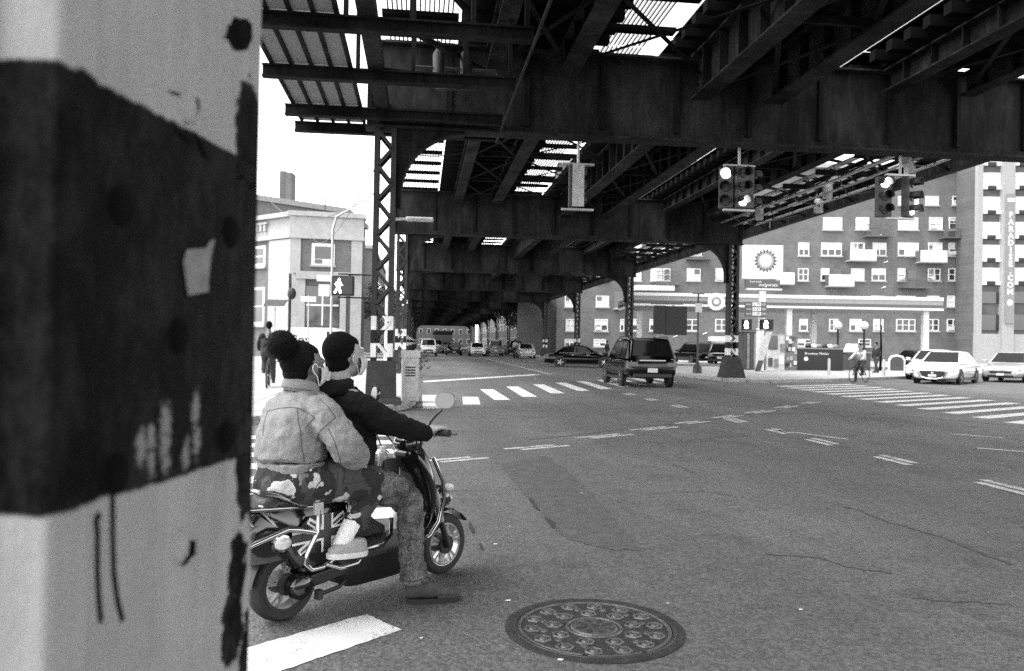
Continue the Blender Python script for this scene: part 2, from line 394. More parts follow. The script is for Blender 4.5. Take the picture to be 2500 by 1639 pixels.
# ------------------------------------------------------------------ elevated railway
def banded_mat():
    """column paint: grey steel above, black and white warning bands near eye height"""
    m = mat('banded_column_paint', 0.03, 0.6, 0, 0.4, 2.5, 0.25, 30, 0.4, spec=0.25)
    n, l, b, mth, mix, noise, smooth, mapping = chain(m)
    tc = n['Texture Coordinate'].outputs['Object']; base = n['Map Range'].outputs[0]
    sp = n.new('ShaderNodeSeparateXYZ'); l.new(tc, sp.inputs[0])
    z = mth('ADD', sp.outputs['Z'], mth('MULTIPLY', mth('SUBTRACT', noise(9, 4, 0.6, tc), 0.5), 0.03))
    def band(a, c): return mth('MULTIPLY', smooth(z, a-.006, a+.006), mth('SUBTRACT', 1.0, smooth(z, c-.006, c+.006)))
    wh = mth('MAXIMUM', band(1.66, 1.945), band(1.10, 1.386)); bk = mth('MAXIMUM', band(1.386, 1.66), mth('SUBTRACT', 1.0, smooth(z, 1.094, 1.106)))
    dirt = noise(7, 7, 0.7, mapping(tc, (1, 1, .3)))
    g = mix(bk, base, 0.010); g = mix(wh, g, mth('MULTIPLY', 0.95, mth('ADD', 0.25, mth('MULTIPLY', dirt, 0.9))))
    l.new(g, b.inputs['Base Color']); return m
BAND = banded_mat()
ZB, ZT = 5.85, 7.65      # bottom and top of the cross girders
rivet_me = MB().lathe([(0.0001,.02),(.014,.017),(.022,.008),(.024,0)], 6, ax=(0,-1,0)).mesh('rivet')
def column(bent, x, full, flare=True):
    """riveted column of two channels laced with flat bars; flared base"""
    m = MB()
    for s in (-1, 1):
        cx = x+s*0.17
        m.box(cx-0.055, cx+0.055, -0.19, -0.16, 0.12, ZB); m.box(cx-0.055, cx+0.055, 0.16, 0.19, 0.12, ZB)
        m.box(cx+(0.03 if s > 0 else -0.055), cx+(0.055 if s > 0 else -0.03), -0.16, 0.16, 0.12, ZB)
    c = m.build('column', BAND, bent)
    b = MB().rings([[V((x+a*hx, e*hy, z)) for a, e in ((-1,-1),(1,-1),(1,1),(-1,1))] for hx, hy, z in ((.52,.5,.0),(.48,.46,.1),(.30,.3,.95),(.26,.24,1.02)) ] if flare else [[V((x+a*hx, e*hy, z)) for a, e in ((-1,-1),(1,-1),(1,1),(-1,1))] for hx, hy, z in ((.42,.4,.13),(.40,.38,.22),(.31,.27,.26),(.29,.25,1.02))]).build('base', mat('column_base', 0.022, 0.8, 0, 0.5, 5, 0.4, 40), c)
    st = 0.36; n = int((ZB-1.1)/st)
    if full:
        me = MB().beam((-0.16,-0.195,-st/2),(0.16,-0.195,st/2),0.012,0.075,up=(0,1,0)); me = None
    allm = MB()
    for i in range(n):
        z0 = 1.1+i*st; s = 1 if i % 2 else -1
        for yy in (-0.2, 0.2):
            k = MB() if full else allm
            k.beam((x-0.15*s, yy, z0), (x+0.15*s, yy, z0+st), 0.07, 0.014, up=(0, 1, 0))
            if full and yy < 0: k.build('lacing_bar', BAND, c)
            elif full: allm.v.extend([]); k.build('lacing_bar', BAND, c)
    if not full: tag(allm.build('lacing_bars', BAND, c), kind='stuff')
    return c
def bracket(bent, x, s, r=1.3):
    """curved knee plate between column and girder; s = +1 spans to the right"""
    poly = [(0, -r-0.35), (0, 0)] + [(s*(r+0.45), 0)]
    arc = [(s*(0.12+r*(1-math.cos(t))+0.0), -r-0.05+r*math.sin(t)) for t in [math.pi/2*i/12 for i in range(13)]]
    poly = [(0, 0.0), (0, -r-0.35), (s*0.12, -r-0.35)] + arc + [(s*(r+0.12), 0)]
    k = MB().prism(poly, o=(x, -0.03, ZB), ex=(1,0,0), ey=(0,0,1), ez=(0,1,0), t=0.06).build('knee_bracket', STEEL2, bent)
    f = MB()
    pa = [(s*0.12, -r-0.35)] + arc
    for a, b in zip(pa[:-1], pa[1:]): f.beam((x+a[0], 0, ZB+a[1]), (x+b[0], 0, ZB+b[1]), 0.26, 0.025, up=(0, 0.01, 1) if abs(b[0]-a[0]) > abs(b[1]-a[1]) else (1, 0, 0.01))
    f.build('bracket_flange', STEEL2, k)
def make_bent(Y, xl, xr, label, full=True, over=0.4, rover=0.4):
    t = thing('viaduct_bent', label, 'viaduct bent', (0, Y, 0), group='steel bents of the elevated railway')
    x0, x1 = xl-over, xr+rover
    g = MB().box(x0, x1, -0.02, 0.02, ZB+0.04, ZT-0.04).build('girder_web', STEEL2, t)
    MB().box(x0-.02, x1+.02, -0.24, 0.24, ZB, ZB+0.04).build('bottom_flange', STEEL2, g)
    MB().box(x0-.02, x1+.02, -0.24, 0.24, ZT-0.04, ZT).build('top_flange', STEEL2, g)
    MB().box(x0, x1, -0.05, 0.05, ZB+0.041, ZB+0.19).build('flange_angle', STEEL2, g)
    n = int((x1-x0)/1.55); sme = MB().box(-0.05, 0.05, -0.13, 0.13, ZB+0.192, ZT-0.042).mesh('stiffener')
    for i in range(n+1):
        obj('stiffener', sme, STEEL, g, (x0+0.06+(x1-x0-0.12)*i/n, 0, 0))
    if full:
        rows = MB()
        for i in range(int((x1-x0)/0.16)):
            x = x0+0.08+i*0.16
            for z in (ZB+0.09, ZB+0.15): rows.lathe([(0.0001,.014),(.012,.011),(.02,0)], 6, o=(x, -0.05, z), ax=(0,-1,0))
        for i in range(n+1):
            x = x0+0.06+(x1-x0-0.12)*i/n
            for j in range(9): rows.lathe([(0.0001,.014),(.012,.011),(.02,0)], 6, o=(x+0.1, -0.021, ZB+0.3+j*0.15), ax=(0,-1,0))
        tag(rows.build('rivets', STEEL2, g), kind='stuff')
    column(t, xl, full, False); column(t, xr, full)
    bracket(t, xl+0.22, 1); bracket(t, xr-0.22, -1)
    return t
BENTS = [(0.95, None), (16.8, 'first'), (33, 'second'), (50, 'third'), (67, 'fourth'), (84.5, 'fifth'), (102, 'sixth'), (120, 'seventh'), (138, 'eighth'), (156, 'ninth'), (174, 'tenth'), (192, 'eleventh'), (210, 'twelfth')]
for Y, nm in BENTS[1:]:
    i = [b[0] for b in BENTS].index(Y)
    lab = {1: 'nearest riveted steel bent, girder crossing above the crosswalk with banded left column',
           2: 'second steel bent along the street, right column in front of the fuel station sign'}.get(i, nm+' steel bent of the elevated railway, counted from the camera')
    make_bent(Y, -0.78 if i < 3 else -1.15, 13.35 if i > 1 else 16.4, lab, full=i <= 2, rover=0.4 if i > 1 else 0.6)
# the bent the camera leans on: its girder overhead, out of the picture
tb = thing('viaduct_bent', 'steel bent overhead whose pillar fills the left of the picture', 'viaduct bent', (0, 0.95, 0), group='steel bents of the elevated railway')
MB().box(-1.0, 16, -0.02, 0.02, ZB, ZT).build('girder_web', STEEL2, tb)

# spans
SX = [(1.45, 7.15, .5, .34), (3.0, 7.1, .55, .40), (5.9, 6.74, .95, .42), (7.55, 6.74, .95, .42), (10.3, 7.15, .5, .36), (12.1, 7.15, .5, .36)]
ZD = 7.70
tie_me = MB().box(-1.55, 1.55, -0.11, 0.11, 0, 0.22).mesh('tie')
tie_s = MB().box(-0.75, 0.75, -0.13, 0.13, 0.1, 0.19).mesh('cross_plank')
def make_span(Y0, Y1, label, full):
    t = thing('track_span', label, 'track span', (0, Y0, 0), group='track spans of the elevated railway'); L = Y1-Y0
    for (x, zb, h, w_) in SX:
        s = MB().ibeam((x, 0.26, zb), (x, L-0.26, zb), w_, h, 0.04, 0.025).build('stringer', STEEL2, t)
        if full:
            st = MB()
            k = int(L/0.9)
            for i in range(1, k):
                y = L*i/k; st = MB().box(x-w_/2+.02, x+w_/2-.02, y-.02, y+.02, zb+.041, zb+h-.041); st.build('stiffener', STEEL, s)
    # ties on each track
    if full:
        for cx in (2.25, 6.75, 11.2):
            for i in range(int(L/0.62)): obj('tie', tie_me, TIMBER, t, (cx, 0.4+i*0.62, ZD))
    else:
        m = MB()
        for cx in (2.25, 6.75, 11.2):
            for i in range(int(L/0.62)): m.box(cx-1.55, cx+1.55, 0.29+i*.62, 0.51+i*.62, ZD, ZD+.22)
        tag(m.build('ties', TIMBER, t), kind='stuff')
    for cx in (2.25, 6.75, 11.2):
        for dx in (-0.72, 0.72): MB().ibeam((cx+dx, 0, ZD+.222), (cx+dx, L, ZD+.222), .12, .15, .03, .03).build('rail', STEEL, t)
    # solid guard decking that darkens the tracks
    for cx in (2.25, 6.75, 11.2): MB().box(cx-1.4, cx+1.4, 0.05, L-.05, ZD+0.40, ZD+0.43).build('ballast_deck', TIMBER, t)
    # walkway gratings between the tracks and beside the left track
    sl = MB()
    for xa, xb in ((-0.75, 0.6), (3.85, 4.75)):
        k = int((xb-xa)/(0.085 if full else 0.15))
        for i in range(k):
            x = xa+(xb-xa)*i/k; sl.box(x, x+0.03, 0.05, L-.05, ZD+.2, ZD+.26)
    tag(sl.build('walkway_grating', GALV, t), kind='stuff')
    for cx in (-0.1, 4.3):
        k = int(L/1.5)
        for i in range(k): obj('cross_plank', tie_s, TIMBER, t, (cx, 0.5+i*L/k, ZD))
    # lateral X bracing
    if full:
        for (a, b) in ((0, 1), (2, 3), (4, 5), (1, 2)):
            xa, xb = SX[a][0], SX[b][0]; z = 7.25 if (a, b) != (2, 3) else 6.85
            if (a, b) == (1, 2): z = 7.3
            k = 4; d = (L-.6)/k
            for i in range(k):
                y = .3+i*d
                MB().beam((xa, y, z), (xb, y+d, z), .10, .012).build('brace', STEEL, t)
                MB().beam((xb, y, z+.014), (xa, y+d, z+.014), .10, .012).build('brace', STEEL, t)
                MB().beam((xa, y, z+.12), (xb, y, z+.12), .09, .14).build('strut', STEEL, t)
    # right edge walkway on brackets
    if Y0 < 10: return t
    e = MB().ibeam((15.0, 0.05, 6.55), (15.0, L-.05, 6.55), .3, .6, .03, .02).build('edge_girder', STEEL2, t)
    k = int(L/2.3)
    for i in range(k+1):
        y = .15+i*(L-.3)/k
        b = MB().beam((12.3, y, 7.0), (15.0, y, 7.0), .12, .16); b.beam((12.4, y, 7.45), (15.0, y, 7.1), .08, .08); b.beam((13.3, y, 7.0), (14.0, y, 7.35), .06, .06)
        b.build('walkway_bracket', STEEL, t)
    for j, x in enumerate((12.95, 13.45, 13.95, 14.45)):
        MB().box(x-.09, x+.17, .05, L-.05, 7.2, 7.25).build('walkway_plank', TIMBER if j % 2 else GALV, t)
    if full:
        for x, z, r in ((12.7, 6.75, .05), (13.2, 6.62, .035), (14.2, 6.7, .045)): MB().tube([(x, .3, z), (x+.05, L*.4, z-.06), (x, L-.3, z)], r, 8).build('conduit', GALV, t, smooth=True)
        for k_, (x, y) in enumerate([(13.0, 3.4), (14.3, 5.2), (13.4, 8.3), (14.5, 11), (13.1, 13)]):
            MB().lathe([(.16, 0), (.16, .42), (.12, .5), (.03, .52)], 10, o=(x, y, 6.45)).build('junction_can', mat('pale_enamel', .45, .5), t, smooth=40)
            MB().beam((x, y, 6.9), (x, y, 7.2), .04, .04).build('hanger', STEEL, t)
        for k_ in range(9):
            y = 1.0+k_*1.7
            MB().tube([(12.4, y, 7.0), (13.4, y+.9, 6.3+.2*(k_ % 3)), (15.0, y+1.8, 6.75)], .018, 5).build('cable', BLACK, t)
            MB().beam((12.3, y, 6.9), (15, y+1.7, 6.62), .05, .05).build('brace', STEEL, t)
    return t
names = ['first', 'second', 'third', 'fourth', 'fifth', 'sixth', 'seventh']
make_span(-14, 0.95, 'track span of the elevated railway reaching back over the camera', False)
for i in range(12):
    Y0, Y1 = BENTS[i][0], BENTS[i+1][0]
    make_span(Y0, Y1, ['nearest track span, stringers and gratings overhead at the top of the picture', 'track span between the first and second bents'][i] if i < 2 else 'track span number %s along the street, between two farther bents' % ['three','four','five','six','seven','eight','nine','ten','eleven','twelve'][i-2], i < 2)

# platform frame hanging left of the first span
pf = thing('platform_frame', 'hanging station platform frame with corrugated soffit panels at top left', 'platform frame', (0, 0, 5.9))
CORR = mat('corrugated_soffit', 0.42, 0.7, 0, 0.2, 3)
n_, l_, b_, mth_, *_x = chain(CORR)
wv = n_.new('ShaderNodeTexWave'); wv.bands_direction = 'Y'; wv.inputs['Scale'].default_value = 9; l_.new(n_['Texture Coordinate'].outputs['Object'], wv.inputs['Vector'])
bp_ = n_.new('ShaderNodeBump'); bp_.inputs['Strength'].default_value = 1.0; bp_.inputs['Distance'].default_value = .03
l_.new(wv.outputs['Fac'], bp_.inputs['Height']); l_.new(bp_.outputs[0], b_.inputs['Normal'])
tl_ = n_.new('ShaderNodeBsdfTranslucent'); tl_.inputs[0].default_value = (.30, .30, .30, 1); mx_ = n_.new('ShaderNodeMixShader'); mx_.inputs[0].default_value = 0.5
l_.new(b_.outputs[0], mx_.inputs[1]); l_.new(tl_.outputs[0], mx_.inputs[2]); l_.new(mx_.outputs[0], n_['Material Output'].inputs[0])
for y in (-10.85, -8.6, -6.35, -4.1, -1.85, 2.65, 4.9, 7.15, 9.4, 11.7, 13.95, 16.25, 17.5):  # unseen bays behind the camera, extended to shade the near pillar from the sky
    MB().ibeam((-2.75, y, 0), (1.6, y, 0), .16, .22, .03, .02).build('cross_beam', STEEL, pf)
for y0, y1 in ((-10.85, -6.35), (-6.35, -1.85), (-1.85, .4), (.4, 2.65), (2.65, 4.9), (4.9, 7.15), (7.15, 9.4), (9.4, 11.7), (11.7, 13.95), (13.95, 16.25), (16.25, 17.5)):
    for x in (-2.6, -2.27, -1.94, -1.61):
        MB().box(x+.035, x+.30, y0+.02, y1-.02, .26, .285).build('soffit_panel', CORR, pf)
for x in (-2.6, -2.27, -1.94, -1.61, -1.28): MB().box(x-.03, x+.03, -10.85, 17.5, .222, .32).build('joist', STEEL, pf)
MB().box(-.98, -.72, -10.85, 17.5, .222, .5).build('joist', STEEL2, pf)
MB().tube([(1.6, 4.9, -.03), (1.6, 17.5, -.03)], .026, 8).build('edge_pipe', STEEL2, pf)
for y in (16.4, 17.3):
    for i in range(8): MB().box(-.9+i*.3, -.86+i*.3, 16.27, 17.48, .1, .24).build('joist', STEEL, pf) if y < 17 else None
MB().box(-.7, 1.5, 16.3, 17.46, .262, .28).build('soffit_panel', STEEL2, pf)
for a, b in [((-.6, 6, .3), (1.2, 11.6, 1.2)), ((-.5, 11.8, .25), (1.2, 16.2, 1.1)), ((1.3, 7, .3), (-.4, 11.6, 1.3)), ((-.3, 9.6, .4), (.9, 14, 1.2)), ((-.7, 14, .25), (.5, 16.2, .9))]:
    MB().beam(a, b, .1, .07).build('brace', STEEL, pf)
for x in (-1.15, -.2, .7, 1.5):
    for y in (9.4, 11.7, 13.95): MB().beam((x, y, .2), (x, y, 1.8), .07, .07).build('hanger', STEEL, pf)
for k, (x, y) in enumerate([(.25, 14.6), (.75, 14.6)]):
    MB().lathe([(.02, -.02), (.1, 0), (.11, .5), (.05, .6), (.02, .75)], 10, o=(x, y, .3)).build('hanging_lamp', BLACK, pf, smooth=40)
MB().tube([(-.2, 14.6, .55), (1.3, 14.6, .55), (1.4, 14.5, .2), (.2, 14.5, .12)], .025, 6).build('conduit', BLACK, pf)

# ------------------------------------------------------------------ the near pillar
AF = R(12.9); P_ = 0.40
def on_face(px, py):
    """photo pixel -> (along face, height) on the pillar face"""
    r = ray(px, py); e1 = V((math.sin(AF), math.cos(AF), 0)); nrm = V((-e1.y, e1.x, 0))
    t = P_/r.dot(nrm); p = EYE+r*t - PA
    return p.dot(e1), p.z
e1 = V((math.sin(AF), math.cos(AF), 0)); nrm = V((-e1.y, e1.x, 0))
r_ = ray(152, 820); PA = EYE + r_*(P_/r_.dot(nrm)); PA.z = 0
r_ = ray(622, 820); WF = ((EYE + r_*(P_/r_.dot(nrm)))-PA).dot(e1)
pil = thing('steel_pillar', 'out of focus riveted steel pillar with a dark painted band, filling the left edge', 'pillar', PA, math.atan2(e1.y, e1.x), None)
# local frame: x along the face, y to the left (away from the street), z up; the face is y = 0
def pillar_mat():
    m = mat('pillar_paint', 0.36, 0.55, 0, 0.12, 5, 0.0, spec=0.05)
    n, l, b, mth, mix, noise, smooth, mapping = chain(m)
    tc = n['Texture Coordinate'].outputs['Object']; base = n['Map Range'].outputs[0]
    sp = n.new('ShaderNodeSeparateXYZ'); l.new(tc, sp.inputs[0]); x, z = sp.outputs['X'], sp.outputs['Z']
    nz1 = mth('SUBTRACT', noise(45, 5, 0.6, tc), 0.5); nzb = mth('SUBTRACT', noise(11, 4, 0.55, tc), 0.5)
    zt, zb_ = on_face(152, 156)[1], on_face(152, 1250)[1]
    zz = mth('ADD', z, mth('ADD', mth('MULTIPLY', nz1, 0.012), mth('MULTIPLY', nzb, .010)))
    bk = mth('MULTIPLY', mth('SUBTRACT', 1.0, smooth(zz, zt-.002, zt+.002)), smooth(zz, zb_-.002, zb_+.002))
    # peeled paint showing dark primer, and chips letting the light coat through
    chips = None
    for (px, py, rr) in [(610,330,.036),(604,300,.014),(608,1120,.034),(606,1180,.026),(580,1390,.022),(566,1540,.026),(612,1600,.03),(612,1240,.012)]:
        s0, h0 = on_face(px, py)
        dx = mth('SUBTRACT', x, s0); dz = mth('MULTIPLY', mth('SUBTRACT', z, h0), 0.62)
        d = mth('SQRT', mth('ADD', mth('MULTIPLY', dx, dx), mth('MULTIPLY', dz, dz)))
        d = mth('ADD', d, mth('ADD', mth('MULTIPLY', nzb, 0.03), mth('MULTIPLY', nz1, 0.04)))
        c = mth('SUBTRACT', 1.0, smooth(d, rr-.003, rr+.002)); chips = c if chips is None else mth('MAXIMUM', chips, c)
    lt = None
    for (px, py, rr) in [(345,1090,.008),(370,1075,.007),(405,1030,.009),(403,1080,.008),(404,1125,.006),(455,1110,.007),(480,1075,.007),(478,1000,.008),(370,1130,.006)]:
        s0, h0 = on_face(px, py); dx = mth('SUBTRACT', x, s0); dz = mth('SUBTRACT', z, h0)
        d = mth('SQRT', mth('ADD', mth('MULTIPLY', dx, dx), mth('MULTIPLY', dz, mth('MULTIPLY', dz, .25))))
        d = mth('ADD', d, mth('MULTIPLY', mth('SUBTRACT', noise(120, 4, .7, tc), .5), 0.03)); c = mth('SUBTRACT', 1.0, smooth(d, rr-.004, rr+.003)); lt = c if lt is None else mth('MAXIMUM', lt, c)
    streak = noise(26, 5, 0.6, mapping(tc, (1, 1, .07))); rust = noise(5, 7, 0.65, mapping(tc, (1, 1, .4)))
    light = mth('MULTIPLY', base, mth('ADD', 0.72, mth('MULTIPLY', streak, 0.35)))
    light = mth('MULTIPLY', light, mth('SUBTRACT', 1.0, mth('MULTIPLY', smooth(rust, .56, .75), .35)))
    dn = mth('ADD', mth('MULTIPLY', noise(14, 9, .75, mapping(tc, (1, 1, .7))), .6), mth('MULTIPLY', noise(60, 6, .7, mapping(tc, (1, 1, .35))), .4))
    dark = mix(smooth(dn, .44, .62), 0.001, 0.014)
    g = mix(bk, light, dark); g = mix(mth('MULTIPLY', lt, bk), g, 0.2); g = mix(chips, g, mth('MULTIPLY', dark, 1.6))
    l.new(g, b.inputs['Base Color'])
    l.new(mix(bk, 0.6, 0.42), b.inputs['Roughness'])
    bp = n.new('ShaderNodeBump'); bp.inputs['Strength'].default_value = 0.9; bp.inputs['Distance'].default_value = .008
    hgt = mth('ADD', mth('MULTIPLY', noise(30, 8, .7, mapping(tc, (1, 1, .5))), 1.0), mth('MULTIPLY', chips, -.9)); hgt = mth('ADD', hgt, mth('MULTIPLY', bk, .25))
    l.new(hgt, bp.inputs['Height']); l.new(bp.outputs[0], b.inputs['Normal'])
    return m
PIL = pillar_mat()
face = MB().box(0.0, WF, 0, 0.016, 0, ZB-.02).build('web_plate', PIL, pil)
MB().box(-0.016, -0.002, -0.004, 0.36, 0, ZB-.02).build('corner_angle', PIL, pil, bevel=.005)
MB().box(-0.012, 0.03, -0.0045, -0.001, 0, ZB-.02).build('angle_leg', PIL, pil, bevel=.002)
MB().box(0.02, WF-.01, 0.345, 0.36, 0, ZB-.02).build('web_plate', PIL, pil)
MB().box(WF-.016, WF-.003, 0.02, 0.36, 0, ZB-.02).build('corner_angle', PIL, pil)
MB().box(-.028, -.018, 0.05, 0.09, 0, ZB-.02).build('cover_strip', PIL, pil)
rv = MB().lathe([(0.0001,.0065),(.009,.006),(.014,.0035),(.018,0)], 14, ax=(0,-1,0)).mesh('rivet', 60)
BARE_SHADE = mat('bare_rivet_and_shadow', 0.002, 0.9, 0, 0.4, 60, .4, 200, spec=0.1)
for px, py, bare in [(581,84,1),(457,262,0),(294,504,1),(562,567,1),(436,820,1),(284,1156,1),(552,1067,1),(436,1335,0),(300,-140,0),(284,1800,0)]:
    s0, h0 = on_face(px, py); o = obj('rivet', rv.copy() if bare else rv, None, pil, (s0, 0, h0)); o.data.materials.clear(); o.data.materials.append(BARE_SHADE if bare else PIL)
STK = mat('torn_sticker_paper', 0.17, 0.8, 0, 0.3, 60)
def fpoly(pts): return [on_face(*p) for p in pts]
stk = MB(); pp = fpoly([(443,640),(452,610),(500,605),(507,590),(520,583),(508,640),(503,700),(505,712),(455,722),(450,690)])
stk.prism(pp, o=(0,-.0015,0), ex=(1,0,0), ey=(0,0,1), ez=(0,-1,0), t=.001); stk.build('torn_sticker', STK, pil)
INK = mat('black_marker', 0.004, .8, spec=.1)
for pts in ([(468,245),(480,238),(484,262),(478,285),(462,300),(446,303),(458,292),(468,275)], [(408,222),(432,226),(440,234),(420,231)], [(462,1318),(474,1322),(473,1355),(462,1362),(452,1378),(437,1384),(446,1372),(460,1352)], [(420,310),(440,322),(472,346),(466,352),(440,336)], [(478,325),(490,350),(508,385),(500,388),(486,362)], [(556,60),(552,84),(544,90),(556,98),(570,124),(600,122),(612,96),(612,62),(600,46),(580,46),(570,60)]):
    MB().prism(fpoly(pts), o=(0,-.0012,0), ex=(1,0,0), ey=(0,0,1), ez=(0,-1,0), t=.0008).build('chip_and_shadow_mark', BARE_SHADE, pil)  # crescents beside light rivets paint in their shadow edge; other marks are paint chips
for pts in ([(232,1268),(236,1300),(236,1400),(240,1470),(245,1520)], [(273,1195),(273,1290),(276,1400),(284,1460),(297,1516)], [(232,1268),(242,1256)]):
    m = MB()
    for a, b in zip(pts[:-1], pts[1:]):
        (s0, h0), (s1, h1) = on_face(*a), on_face(*b); m.beam((s0, -.0008, h0), (s1, -.0008, h1), .0012, .0048 if len(pts) > 2 else .006, up=(1, 0, 0))
    m.build('marker_stroke', INK, pil)
# ------------------------------------------------------------------ scooter and riders
from mathutils.bvhtree import BVHTree
SCO = V((-0.67, 4.16, 0)); SRZ = R(43.24)
SCM = Matrix.Translation(SCO) @ Matrix.Rotation(SRZ, 4, 'Z'); SCI = SCM.inverted()
_tex = {}
def clouds(sz, depth=2):
    k = (sz, depth)
    if k not in _tex:
        t = bpy.data.textures.new('folds', 'CLOUDS'); t.noise_scale = sz; t.noise_depth = depth; t.noise_type = 'HARD_NOISE' if .045 < sz < .075 else 'SOFT_NOISE'; _tex[k] = t
    return _tex[k]
def clay(name, mb, m, parent, voxel=0.008, smooth=6, disp=(), loc=None):
    """union of overlapping closed shapes, remeshed to one continuous skin"""
    o = mb.build(name, m, parent, smooth=180, loc=loc)
    md = o.modifiers.new('skin', 'REMESH'); md.mode = 'VOXEL'; md.voxel_size = voxel; md.use_smooth_shade = True
    md = o.modifiers.new('soften', 'SMOOTH'); md.iterations = smooth; md.factor = 0.5
    for sz, st in disp:
        md = o.modifiers.new('folds', 'DISPLACE'); md.texture = clouds(sz); md.texture_coords = 'LOCAL'; md.strength = st; md.mid_level = 0.5
    return o
def limb(m, pts, n=12):
    pts = [(V(p[:3]), p[3]) for p in pts]
    out = []
    for i in range(len(pts)-1):
        for t in range(4):
            f = t/4; out.append((pts[i][0].lerp(pts[i+1][0], f), pts[i][1]*(1-f)+pts[i+1][1]*f))
    out.append(pts[-1])
    m.tube([p for p, _ in out], [r for _, r in out], n)
    for p, r in pts: m.sphere(p, r, n, 8)
    return m
def torso(m, rows, n=24, pw=2.4):
    rings = []
    for cx, cy, z, hx, hy in rows:
        ring = []
        for j in range(n):
            t = 2*math.pi*j/n; c, s = math.cos(t), math.sin(t)
            ring.append(V((cx+hx*math.copysign(abs(c)**(2/pw), c), cy+hy*math.copysign(abs(s)**(2/pw), s), z)))
        rings.append(ring)
    return m.rings(rings)
def surf(o):
    """evaluated surface of a part that sits in the scooter frame"""
    dg = bpy.context.evaluated_depsgraph_get(); e = o.evaluated_get(dg); me = e.to_mesh()
    t = BVHTree.FromPolygons([v.co.copy() for v in me.vertices], [tuple(p.vertices) for p in me.polygons]); e.to_mesh_clear(); return t
def trace(bvh, px, out=0.001):
    """points of a seam seen at photo pixels, laid on the garment's surface"""
    ro = SCI @ EYE; pts = []
    for x, y in px:
        d = (SCI.to_3x3() @ ray(x, y)).normalized(); h = bvh.ray_cast(ro, d)
        if h[0] is not None: pts.append(h[0]-d*out)
    return pts
def seam(bvh, px, m, parent, r=0.0022, name='seam'):
    dense = []
    for a, b in zip(px[:-1], px[1:]):
        k = max(2, int(math.hypot(b[0]-a[0], b[1]-a[1])/5))
        dense += [(a[0]+(b[0]-a[0])*i/k, a[1]+(b[1]-a[1])*i/k) for i in range(k)]
    dense.append(px[-1]); pts = trace(bvh, dense)
    if len(pts) > 2: return MB().tube(pts, r, 5).build(name, m, parent, smooth=True)
def zz(x0, y0, s): return lambda pts: [(x0+x/s, y0+y/s) for x, y in pts]
Z2 = zz(600, 760, 3.9); Z3 = zz(600, 1020, 2.889); Z4 = zz(610, 960, 4.0733)

GLOSS = mat('gloss_black_plastic', 0.008, 0.14, 0, 0.2, 6, coat=0.6)
SATIN = mat('satin_black', 0.015, 0.4, 0, 0.3, 8)
ALLOY = mat('cast_alloy', 0.45, 0.3, 0.8, 0.15, 20)
LENS = mat('clear_lens', 0.6, 0.15, 0, 0.2, 40)
FLAGB = mat('flag_dark_field', 0.02, 0.35, 0, 0.15, 10); FLAGR = mat('flag_mid_cross', 0.05, 0.35, 0, 0.15, 10); FLAGW = mat('flag_white', 0.85, 0.35, 0, 0.08, 10)
st = thing('electric_scooter', 'black electric moped scooter with a union flag side panel, two people riding', 'scooter', SCO, SRZ)
def wheel(cx, r, w, name='wheel'):
    wh = MB().lathe([(r-.055, -w*.42), (r-.02, -w*.5), (r-.004, -w*.3), (r, 0), (r-.004, w*.3), (r-.02, w*.5), (r-.055, w*.42)], 40, o=(cx, 0, r), ax=(0, 1, 0), caps=False).build(name, RUBBER, st, smooth=60)
    rim = MB().lathe([(r-.052, -w*.42), (r-.066, -w*.36), (r-.062, 0), (r-.066, w*.36), (r-.052, w*.42)], 40, o=(cx, 0, r), ax=(0, 1, 0), caps=False)
    rim.lathe([(r-.05, -w*.45), (r-.05, -w*.40), (r-.066, -w*.40), (r-.066, -w*.45)], 40, o=(cx, 0, r), ax=(0, 1, 0), caps=False)
    rim.build('rim', ALLOY if cx > .5 else SATIN, wh, smooth=40)
    sp = MB()
    for k in range(5):
        a = 2*math.pi*k/5+.3
        for da in (-.17, .17):
            p = V((cx+.02*math.cos(a), -w*.3, r+.02*math.sin(a))); q = V((cx+(r-.06)*math.cos(a+da), -w*.3, r+(r-.06)*math.sin(a+da)))
            sp.beam(p, q, .016, .02, up=(0, 1, 0))
    sp.build('spoke_set', ALLOY if cx > .5 else mat('dull_alloy', .2, .4, .7, .2, 20), wh)
    MB().lathe([(.055, -.052), (.058, -.03), (.058, .05), (.0001, .05)], 20, o=(cx, 0, r), ax=(0, 1, 0)).build('hub', SATIN, wh, smooth=40)
    return wh
wr = wheel(0.0, .188, .10); wf = wheel(1.13, .186, .085)
MB().lathe([(.0001, .125), (.05, .122), (.066, .105), (.07, .06)], 24, o=(.05, 0, .178), ax=(0, -1, 0)).build('motor_cover', GLOSS, wr, smooth=50)
# swing arm and under frame
MB().beam((.0, -.085, .185), (.34, -.085, .215), .05, .065).build('swing_arm', SATIN, st, bevel=.01)
MB().beam((.0, .085, .185), (.34, .085, .215), .05, .065).build('swing_arm', SATIN, st, bevel=.01)
uf = MB(); torso(uf, [(.56, 0, .10, .20, .085), (.57, 0, .13, .27, .11), (.58, 0, .2, .31, .13), (.58, 0, .265, .32, .14)], 24, 5); uf.build('under_tray', SATIN, st, smooth=35)
fb = MB(); torso(fb, [(.60, 0, .266, .29, .165), (.60, 0, .285, .30, .17), (.60, 0, .293, .29, .165)], 28, 6); fb.build('footboard', mat('footboard_rubber', .03, .55, 0, .4, 14, .4, 120), st, smooth=30)
MB().tube([(.40, -.155, .31), (.52, -.16, .315), (.58, -.16, .36), (.59, -.15, .45)], .012, 8).build('footboard_rail', CHROME, st, smooth=True)
